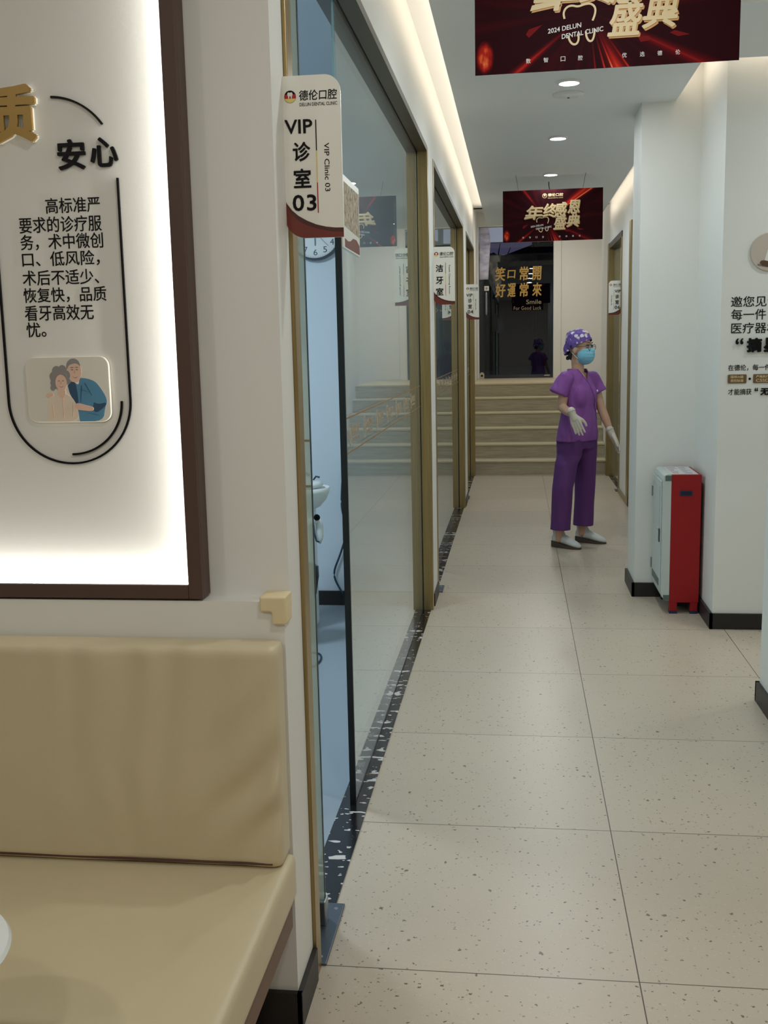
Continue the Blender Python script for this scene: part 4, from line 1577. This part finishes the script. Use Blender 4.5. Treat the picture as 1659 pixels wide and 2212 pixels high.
ell(bm, (-1.055, 5.46, 0.555), (0.022, 0.012, 0.075), sub=2)
P('suction_handpiece', bm, M['plastic'], du, smooth=True)
P('hose', tube(BM(), [(-1.085, 5.44, 0.60), (-1.08, 5.44, 0.54), (-1.07, 5.44, 0.50), (-1.055, 5.44, 0.495)], 0.005, 8), M['cable'], du, smooth=True)

bn = thing('waste_bin', 'black waste bin with a black bag beside the dental unit', 'bin', (-1.145, 5.20, 0))
P('bucket', lathe(BM(), (-1.145, 5.20, 0.0), [(0.085, 0.0), (0.105, 0.40), (0.10, 0.40), (0.08, 0.02), (0.0, 0.02)], 32), mat('black_bin_plastic', (18, 20, 24), 0.5), bn, smooth=True)
bm = BM()
random.seed(8)
rg = []
for h_, rr in ((0.27, 0.112), (0.36, 0.118), (0.41, 0.116), (0.415, 0.108), (0.38, 0.09)):
    rg.append([bm.verts.new((-1.145 + (rr + random.uniform(-.008, .012)) * math.cos(k * math.pi / 14), 5.20 + (rr + random.uniform(-.008, .012)) * math.sin(k * math.pi / 14), h_ + random.uniform(-.03, .012) * (h_ < 0.3) + random.uniform(-.006, .006))) for k in range(28)])
for a, b in zip(rg, rg[1:]):
    for k in range(28):
        bm.faces.new((a[k], a[(k + 1) % 28], b[(k + 1) % 28], b[k]))
P('bin_bag', bm, mat('black_bag_film', (20, 26, 32), 0.3), bn)

bm = BM()
pts = []
for i in range(41):
    s_ = i / 40
    z = 0.86 - 0.80 * s_
    x = -1.005 - 0.028 * math.sin(s_ * math.pi * 0.9) - 0.055 * math.exp(-((s_ - 0.84) / 0.13) ** 2) + 0.035 * math.exp(-((s_ - 0.5) / 0.12) ** 2)
    pts.append((x, 6.0, z))
tube(bm, pts, 0.006, 8)
tag(P('wall_cable', bm, M['cable'], smooth=True), 'thin dark cable hanging down the back wall of the consulting room', 'cable')
bm = BM()
tube(bm, [(-0.99 + 0.05 * math.cos(a) - 0.02, 4.88 + 0.13 * math.sin(a), 0.009) for a in [math.radians(-110 + 22 * i) for i in range(11)]], 0.005, 8)
tag(P('floor_cable', bm, M['cable'], smooth=True), 'dark cable loop lying on the consulting room floor', 'cable')

# small printed poster fixed to the glass beside the nearest sign
po_ = thing('glass_poster', 'small white poster with maroon wave on the glass beside the nearest sign', 'poster', (-0.541, 3.43, 1.83))
fg = faceX(-0.543)
P('board', prism(BM(), [(3.318, 1.835), (3.68, 1.832), (3.68, 2.06), (3.318, 2.06)], fg, 0, 0.004), M['white'], po_)
bm = BM()
prism(bm, [(3.36, 1.84), (3.67, 1.838), (3.67, 1.868), (3.60, 1.882), (3.53, 1.880), (3.47, 1.866), (3.42, 1.862), (3.36, 1.866)], fg, 0.004, 0.0046)
P('maroon_wave', bm, M['maroon'], po_)
m = mat('printed_picture', (150, 132, 108), 0.6)
t = NT(m)
t.l(t.ramp(t.noise(t.obj(), 45, 3, 0.7), [(0.3, lin(92, 72, 48)), (0.5, lin(168, 150, 124)), (0.7, lin(206, 196, 182))]), t.b.inputs['Base Color'])
P('picture', prism(BM(), [(3.36, 1.905), (3.67, 1.895), (3.67, 2.04), (3.36, 2.04)], fg, 0.004, 0.0046), m, po_)

# ------------------------------------------------------------------ the nurse
C0 = Vector((0.452, 7.95, 0))
F = Vector((0.72, -0.694, 0)).normalized()
Lf = Vector((0.694, 0.72, 0)).normalized()
Z_ = Vector((0, 0, 1))


def N(f, l, z):
    return C0 + F * f + Lf * l + Z_ * z


HF = Vector((0.86, -0.51, -0.04)).normalized()
HL = Vector((0.51, 0.86, 0)).normalized()
HU = HF.cross(HL)
HROT = Matrix((HF, HL, HU)).transposed()
HC = Vector((0.462, 7.95, 1.487))


def Hd(f, l, u):
    return HC + HF * f + HL * l + HU * u


nurse = thing('person', 'person in purple scrubs, patterned cap, blue mask and white gloves standing in the corridor', 'person', (0.46, 7.95, 0))
rs, re_, rw = Vector((0.350, 7.845, 1.262)), Vector((0.326, 7.815, 1.055)), Vector((0.386, 7.66, 1.012))
ls, le, lw_ = Vector((0.560, 8.055, 1.255)), Vector((0.624, 8.02, 1.035)), Vector((0.690, 7.98, 0.865))
rk, ra = Vector((0.338, 7.84, 0.46)), Vector((0.312, 7.85, 0.085))
lk_, la = Vector((0.512, 8.04, 0.46)), Vector((0.492, 8.055, 0.095))
bm = BM()
# skull, jaw, face, neck
ell(bm, Hd(-0.012, 0, 0.020), (0.090, 0.073, 0.092), HROT)
ell(bm, Hd(0.022, 0, -0.030), (0.062, 0.060, 0.078), HROT)
ell(bm, Hd(0.042, 0, -0.078), (0.036, 0.040, 0.034), HROT)
for s_ in (1, -1):
    ell(bm, Hd(0.052, 0.034 * s_, -0.030), (0.024, 0.024, 0.026), HROT, 2)
    ell(bm, Hd(-0.008, 0.071 * s_, -0.022), (0.018, 0.010, 0.030), HROT, 2)
    ell(bm, Hd(0.064, 0.026 * s_, 0.026), (0.018, 0.026, 0.010), HROT, 2)
chain(bm, [Hd(0.080, 0, 0.0), Hd(0.098, 0, -0.030)], [0.009, 0.013])
chain(bm, [Hd(0.078, 0.015, -0.062), Hd(0.078, -0.015, -0.062)], [0.012, 0.012])
nb = N(-0.005, 0.0, 1.275)
chain(bm, [Hd(-0.018, 0, -0.06), (Hd(-0.02, 0, -0.06) + nb) / 2, nb], [0.052, 0.047, 0.048])
# torso and limbs inside the clothes
loft(bm, [(N(-.01, 0, 0.80), F * .080, Lf * .110), (N(0, 0, 0.95), F * .075, Lf * .105), (N(0, 0, 1.10), F * .085, Lf * .115), (N(0.0, 0, 1.22), F * .074, Lf * .110), (N(-0.008, 0, 1.285), F * .055, Lf * .070)])
chain(bm, [nb, rs, rs * 0.55 + re_ * 0.45, re_, re_ * 0.5 + rw * 0.5, rw], [0.036, 0.038, 0.038, 0.034, 0.033, 0.023])
chain(bm, [nb, ls, ls * 0.55 + le * 0.45, le, le * 0.5 + lw_ * 0.5, lw_], [0.036, 0.038, 0.038, 0.034, 0.033, 0.023])
chain(bm, [N(-.012, -.075, .82), Vector((0.336, 7.842, 0.46)), ra, ra - Z_ * .02], [0.055, 0.045, 0.029, 0.029])
chain(bm, [N(-.012, .075, .82), lk_, la, la - Z_ * .02], [0.055, 0.045, 0.029, 0.029])
body = P('body', fuse(bm, 0.0055, 5), M['skin'], nurse, smooth=True)


def fold(bm, amp, freq, stretch=0.25, seed=0.0):
    bm.normal_update()
    mv = []
    for v in bm.verts:
        n_ = noise.noise(Vector((v.co.x * freq + seed, v.co.y * freq, v.co.z * freq * stretch)))
        n2 = noise.noise(Vector((v.co.x * freq * 2.3, v.co.y * freq * 2.3 + seed, v.co.z * freq * stretch * 2.0)))
        mv.append((v, v.normal.copy() * (n_ + 0.5 * n2) * amp))
    for v, d in mv:
        v.co += d
    return bm


# scrub top with short sleeves and a V neck
bm = BM()
loft(bm, [(N(-.012, 0.0, 0.800), F * .132, Lf * .182), (N(-.006, 0, 0.85), F * .130, Lf * .178), (N(0, 0, 0.95), F * .120, Lf * .160), (N(.004, 0, 1.05), F * .112, Lf * .147),
          (N(.004, 0, 1.13), F * .113, Lf * .148), (N(0, 0, 1.20), F * .101, Lf * .152), (N(-.006, 0, 1.255), F * .084, Lf * .142), (N(-.012, 0, 1.295), F * .072, Lf * .106), (N(-.018, 0, 1.328), F * .066, Lf * .074), (N(-.020, 0, 1.352), F * .064, Lf * .064)])
ell(bm, N(.040, .050, 1.12), (.070, .090, .12), None, 3)
ell(bm, N(.040, -.045, 1.12), (.070, .090, .12), None, 3)
ro = Vector((-0.050, -0.012, -0.105))
lo = Vector((0.048, -0.012, -0.105))


def sleeve(a, sh_, off, w):
    d = off.normalized()
    x = (F - d * F.dot(d)).normalized()
    y = d.cross(x)
    chain(bm, [a, sh_], [0.052, w[0]])
    loft(bm, [(sh_, x * w[0], y * w[0]), (sh_ + off * 0.5, x * w[1], y * w[1]), (sh_ + off, x * w[2], y * w[2])])


sleeve(N(-.01, -.09, 1.262), rs + Vector((0, 0, -.004)), ro, (0.062, 0.068, 0.076))
sleeve(N(-.01, .09, 1.258), ls + Vector((0, 0, -.004)), lo, (0.058, 0.062, 0.068))
bm = fuse(bm, 0.005, 7)
fold(bm, 0.008, 17, 0.28)
bvh = BVHTree.FromBMesh(bm)


def cut(bm, co, no):
    bmesh.ops.bisect_plane(bm, geom=bm.verts[:] + bm.edges[:] + bm.faces[:], plane_co=co, plane_no=no, clear_outer=True)


cut(bm, N(0, 0, 0.800), Vector((0.02, 0, -1)))


# neck opening and V
cut(bm, N(-.0, 0, 1.330), Z_)
vb = N(0.1, 0.0, 1.238)
nl = (Lf * -0.86 + Z_ * 0.50).normalized()
nr = (Lf * 0.86 + Z_ * 0.50).normalized()
for nn in (nl, nr):
    g = [f for f in bm.faces if (f.calc_center_median() - C0).dot(F) > 0.0 and f.calc_center_median().z > 1.15]
    bmesh.ops.bisect_plane(bm, geom=g + list({e for f in g for e in f.edges}) + list({v for f in g for v in f.verts}), plane_co=vb, plane_no=nn)
dead = [f for f in bm.faces if (f.calc_center_median() - vb).dot(nl) > 0 and (f.calc_center_median() - vb).dot(nr) > 0 and (f.calc_center_median() - C0).dot(F) > 0.0]
bmesh.ops.delete(bm, geom=dead, context='FACES')
top = P('scrub_top', bm, M['scrub'], nurse, smooth=True)
sd = top.modifiers.new('solid', 'SOLIDIFY')
sd.thickness = 0.003
sd.offset = -1
# bands along the V neckline and the wrap seam running down from it
def on_top(pairs):
    out = []
    for l, z in pairs:
        hit = bvh.ray_cast(N(0.5, l, z), -F)[0]
        if hit is not None:
            out.append(hit + F * 0.001)
    return out


for s_ in (1, -1):
    pr_ = [(s_ * (0.0 + 0.053 * i / 10), 1.238 + (0.053 * i / 10) * 1.72) for i in range(11)]
    P('neck_band', tube(BM(), on_top(pr_), 0.0036, 6), M['scrub'], top, smooth=True)
P('wrap_seam', tube(BM(), on_top([(0.10 * i / 14, 1.238 - 0.30 * i / 14) for i in range(15)]), 0.0022, 6), M['pants'], top, smooth=True)
# trousers
bm = BM()
loft(bm, [(N(-.012, 0, 0.86), F * .118, Lf * .150), (N(-.014, 0, 0.80), F * .122, Lf * .158), (N(-.012, 0, 0.74), F * .118, Lf * .158)])
A_, B_ = F * 1.0, Lf * 1.0


def leg(h0, kn, an, wid):
    loft(bm, [(h0 + Z_ * .02, A_ * .108, B_ * .082), (h0 - Z_ * .10, A_ * .105, B_ * .082), (h0 * 0.5 + kn * 0.5, A_ * .094, B_ * .076), (kn, A_ * .084, B_ * .070),
              (kn * .5 + an * .5, A_ * .080, B_ * .066), (an + Z_ * .05, A_ * wid, B_ * .070)])


leg(N(-.010, -.082, .80), Vector((0.336, 7.842, 0.46)), Vector((0.318, 7.848, 0.075)), .080)
leg(N(-.010, .082, .80), Vector((0.512, 8.035, 0.46)), Vector((0.500, 8.045, 0.085)), .080)
bm = fuse(bm, 0.006, 5)
fold(bm, 0.007, 13, 0.22, 4.0)
cut(bm, Vector((0.4, 7.95, 0.140)), Vector((0.0, 0, -1)))
cut(bm, Vector((0.4, 7.95, 0.86)), Vector((0.0, 0, 1)))
tr_ = P('trousers', bm, M['pants'], nurse, smooth=True)
sd = tr_.modifiers.new('solid', 'SOLIDIFY')
sd.thickness = 0.003
sd.offset = -1

# cap
bm = BM()
ell(bm, Hd(-0.014, 0, 0.030), (0.103, 0.087, 0.104), HROT, 4)
ell(bm, Hd(-0.074, 0, -0.020), (0.054, 0.068, 0.078), HROT, 3)
ell(bm, Hd(-0.040, 0, 0.075), (0.074, 0.070, 0.052), HROT, 3)
bm = fuse(bm, 0.004, 4)
fold(bm, 0.004, 38, 1.0, 9.0)
cut(bm, Hd(0.070, 0, 0.050), (HF * 0.52 - HU * 0.86).normalized() * 1.0)
cut(bm, Hd(-0.06, 0, -0.088), (-HU).normalized())
cp = P('surgical_cap', bm, M['cap'], nurse, smooth=True)
sd = cp.modifiers.new('solid', 'SOLIDIFY')
sd.thickness = 0.003
bm = BM()
ell(bm, Hd(-0.098, 0.0, -0.078), (0.014, 0.016, 0.012), HROT, 2)
ell(bm, Hd(-0.088, -0.02, -0.086), (0.016, 0.006, 0.010), HROT, 2)
P('cap_tie', bm, mat('dark_tie_cloth', (38, 30, 62), 0.7), cp)
bm = BM()
ell(bm, Hd(-0.058, 0, -0.055), (0.030, 0.056, 0.045), HROT, 3)
P('hair', bm, M['hair'], nurse, smooth=True)

# face mask with pleats and ear loops
bm = BM()
ell(bm, Hd(0.044, 0, -0.056), (0.071, 0.067, 0.070), HROT, 4)
ell(bm, Hd(0.076, 0, -0.030), (0.042, 0.032, 0.036), HROT, 3)
bm = fuse(bm, 0.003, 4)
for v in bm.verts:
    u = (v.co - HC).dot(HU)
    v.co += HF * 0.0010 * math.sin(u * 260)
cut(bm, Hd(0.012, 0, 0), -HF)
cut(bm, Hd(0.06, 0, -0.008), (HU * 0.95 - HF * 0.12).normalized())
mk = P('face_mask', bm, M['mask'], nurse, smooth=True)
sd = mk.modifiers.new('solid', 'SOLIDIFY')
sd.thickness = 0.002
for s_ in (1, -1):
    bm = BM()
    tube(bm, [Hd(0.020, 0.062 * s_, -0.012), Hd(0.0, 0.076 * s_, -0.003), Hd(-0.022, 0.082 * s_, 0.004)], 0.0022, 6)
    tube(bm, [Hd(0.014, 0.062 * s_, -0.080), Hd(-0.006, 0.074 * s_, -0.058), Hd(-0.024, 0.080 * s_, -0.038)], 0.0022, 6)
    P('ear_loop', bm, M['maskwhite'], mk)
# eyes, brows, spectacles
for s_ in (1, -1):
    bm = BM()
    ell(bm, Hd(0.0735, 0.030 * s_, 0.008), (0.009, 0.014, 0.0062), HROT, 3)
    ey = P('eye', bm, M['eyewhite'], nurse, smooth=True)
    bm = BM()
    ell(bm, Hd(0.0805, 0.031 * s_, 0.008), (0.004, 0.0062, 0.0060), HROT, 3)
    P('iris', bm, M['hair'], ey, smooth=True)
    bm = BM()
    tube(bm, [Hd(0.081, 0.014 * s_, 0.016), Hd(0.083, 0.030 * s_, 0.0185), Hd(0.074, 0.046 * s_, 0.014)], 0.0028, 6)
    P('eyelid_line', bm, M['hair'], ey)
    bm = BM()
    tube(bm, [Hd(0.084, 0.012 * s_, 0.0345), Hd(0.085, 0.024 * s_, 0.037), Hd(0.081, 0.037 * s_, 0.037), Hd(0.070, 0.052 * s_, 0.032)], [0.0026, 0.003, 0.0028, 0.0012], 6)
    P('eyebrow', bm, M['hair'], nurse)
bm = BM()
for s_ in (1, -1):
    ring = [Hd(0.096, (0.033 + 0.026 * math.cos(a)) * s_, 0.002 + 0.021 * math.sin(a)) for a in [2 * math.pi * k / 20 for k in range(21)]]
    tube(bm, ring, 0.0019, 6)
    tube(bm, [Hd(0.096, 0.059 * s_, 0.008), Hd(0.06, 0.072 * s_, 0.008), Hd(-0.015, 0.077 * s_, 0.004)], 0.0018, 6)
tube(bm, [Hd(0.096, -0.008, 0.006), Hd(0.101, 0, 0.009), Hd(0.096, 0.008, 0.006)], 0.0018, 6)
gl_ = P('spectacles', bm, M['spectacle'], nurse)
for s_ in (1, -1):
    bm = BM()
    lathe(bm, Hd(0.096, 0.033 * s_, 0.002), [(0.024, 0), (0.024, 0.0012)], 20, tuple(HF))
    P('spectacle_lens', bm, M['lens'], gl_)


def glove(wrist, pdir, across, back, name, curl=0.35, spread=0.16, thumb=1, size=1.0):
    """hand from the wrist along pdir; across points to the thumb side, back is the back of the hand"""
    pdir = pdir.normalized()
    across = (across - pdir * across.dot(pdir)).normalized()
    back = pdir.cross(across) if pdir.cross(across).dot(back) > 0 else -pdir.cross(across)
    s_ = size
    bm = BM()
    q_ = lambda a, b, c: wrist + pdir * a * s_ + across * b * s_ + back * c * s_
    chain(bm, [q_(-0.045, 0, 0), q_(-0.01, 0, 0), q_(0.02, 0, 0)], [0.0295, 0.026, 0.025])
    for b in (0.030, 0.010, -0.010, -0.028):
        chain(bm, [q_(0.005, b * 0.55, 0), q_(0.045, b * 0.9, 0), q_(0.082 - abs(b - 0.005) * 0.25, b, 0)], [0.016, 0.0145, 0.0115])
    for b, ln, k in ((0.030, 0.068, 1.5), (0.010, 0.077, 0.4), (-0.010, 0.071, -0.5), (-0.028, 0.056, -1.5)):
        st__ = q_(0.080 - abs(b - 0.005) * 0.25, b, 0)
        d = (pdir + across * spread * k * 0.5).normalized()
        pts, c = [st__], 0.0
        for seg in (0.42, 0.32, 0.26):
            c += curl * (0.6 if seg > 0.4 else 1.0)
            pts.append(pts[-1] + (d * math.cos(c) - back * math.sin(c)) * ln * seg * s_)
        chain(bm, pts, [0.0105 * s_, 0.0095 * s_, 0.0088 * s_, 0.0076 * s_], 10)
    t0 = q_(0.018, 0.022, -0.006)
    chain(bm, [t0, q_(0.050, 0.050, -0.014), q_(0.078, 0.060, -0.020), q_(0.100, 0.060, -0.024)], [0.017, 0.0125, 0.0105, 0.0085], 10)
    bm = fuse(bm, 0.0028, 3)
    g = P(name, bm, M['glove'], nurse, smooth=True)
    bm = BM()
    ax = pdir
    a_ = across
    pts = [wrist - pdir * 0.045 * s_ + (across * math.cos(x) + back * math.sin(x)) * 0.030 for x in [2 * math.pi * k / 20 for k in range(21)]]
    tube(bm, pts, 0.0026, 6)
    P('glove_cuff', bm, M['glove'], g)


# right hand hangs in front of the belly, back of the hand towards the camera; left hand points down and away
glove(Vector((0.400, 7.632, 1.000)), Vector((0.36, -0.10, -0.92)), Vector((0.9, -0.2, 0.3)), Vector((0.0, -1, 0.1)), 'glove', 0.10, 0.10, size=0.95)
glove(Vector((0.703, 7.97, 0.838)), Vector((0.42, -0.12, -0.90)), Vector((0.3, -0.95, 0.1)), Vector((0.9, 0.2, 0.4)), 'glove', 0.14, 0.06, size=0.95)


def shoe(heel, toe, mirror):
    heel, toe = Vector(heel), Vector(toe)
    d = (toe - heel).normalized()
    s_ = Vector((-d.y, d.x, 0))
    L_ = (toe - heel).length
    def pt(a, b, z):
        return heel + d * a * L_ + s_ * b + Z_ * z
    # wedge sole
    bm = BM()
    prof = [(0.0, .026), (0.12, .036), (0.35, .042), (0.65, .046), (0.82, .042), (0.95, .026), (1.0, .010)]
    outl = [(a, w) for a, w in prof] + [(a, -w) for a, w in reversed(prof)]
    top_h = lambda a: 0.036 * (1 - a) + 0.010
    va = [bm.verts.new(pt(a, b, 0.0)) for a, b in outl]
    vb_ = [bm.verts.new(pt(a, b, top_h(a))) for a, b in outl]
    bm.faces.new(va)
    bm.faces.new(vb_)
    n = len(outl)
    for i in range(n):
        bm.faces.new((va[i], va[(i + 1) % n], vb_[(i + 1) % n], vb_[i]))
    sh_ = BM()
    loft(sh_, [(pt(-.005, 0, .062), s_ * .018, Z_ * .024), (pt(.06, 0, .066), s_ * .034, Z_ * .036), (pt(.25, 0, .068), s_ * .040, Z_ * .040), (pt(.45, 0, .060), s_ * .042, Z_ * .036),
               (pt(.65, 0, .044), s_ * .045, Z_ * .030), (pt(.82, 0, .032), s_ * .041, Z_ * .024), (pt(.94, 0, .024), s_ * .027, Z_ * .017), (pt(1.0, 0, .020), s_ * .010, Z_ * .008)])
    sh_ = fuse(sh_, 0.004, 4)
    so2 = P('shoe', sh_, M['shoe'], nurse, smooth=True)
    P('shoe_sole', bm, M['sole'], so2)
    bm = BM()
    tube(bm, [pt(.60, .034, .060), pt(.72, .020, .058), pt(.76, 0, .057), pt(.72, -.020, .058), pt(.60, -.034, .060)], 0.0025, 6)
    P('toe_seam', bm, M['sole'], so2)
    bm = BM()
    loft(bm, [(pt(.18, 0, .175), d * .042, s_ * .040), (pt(.20, 0, .12), d * .043, s_ * .040), (pt(.24, 0, .09), d * .050, s_ * .041), (pt(.34, 0, .062), d * .058, s_ * .038)])
    P('sock', bm, M['sock'], nurse, smooth=True)


shoe((0.268, 7.915, 0), (0.468, 7.775, 0), False)
shoe((0.452, 8.105, 0), (0.672, 8.005, 0), True)

# chest badge mark
bm = BM()
ell(bm, N(0.108, 0.085, 1.165), (0.006, 0.008, 0.010), None, 2)
P('chest_emblem', bm, M['whiteprint'], nurse)
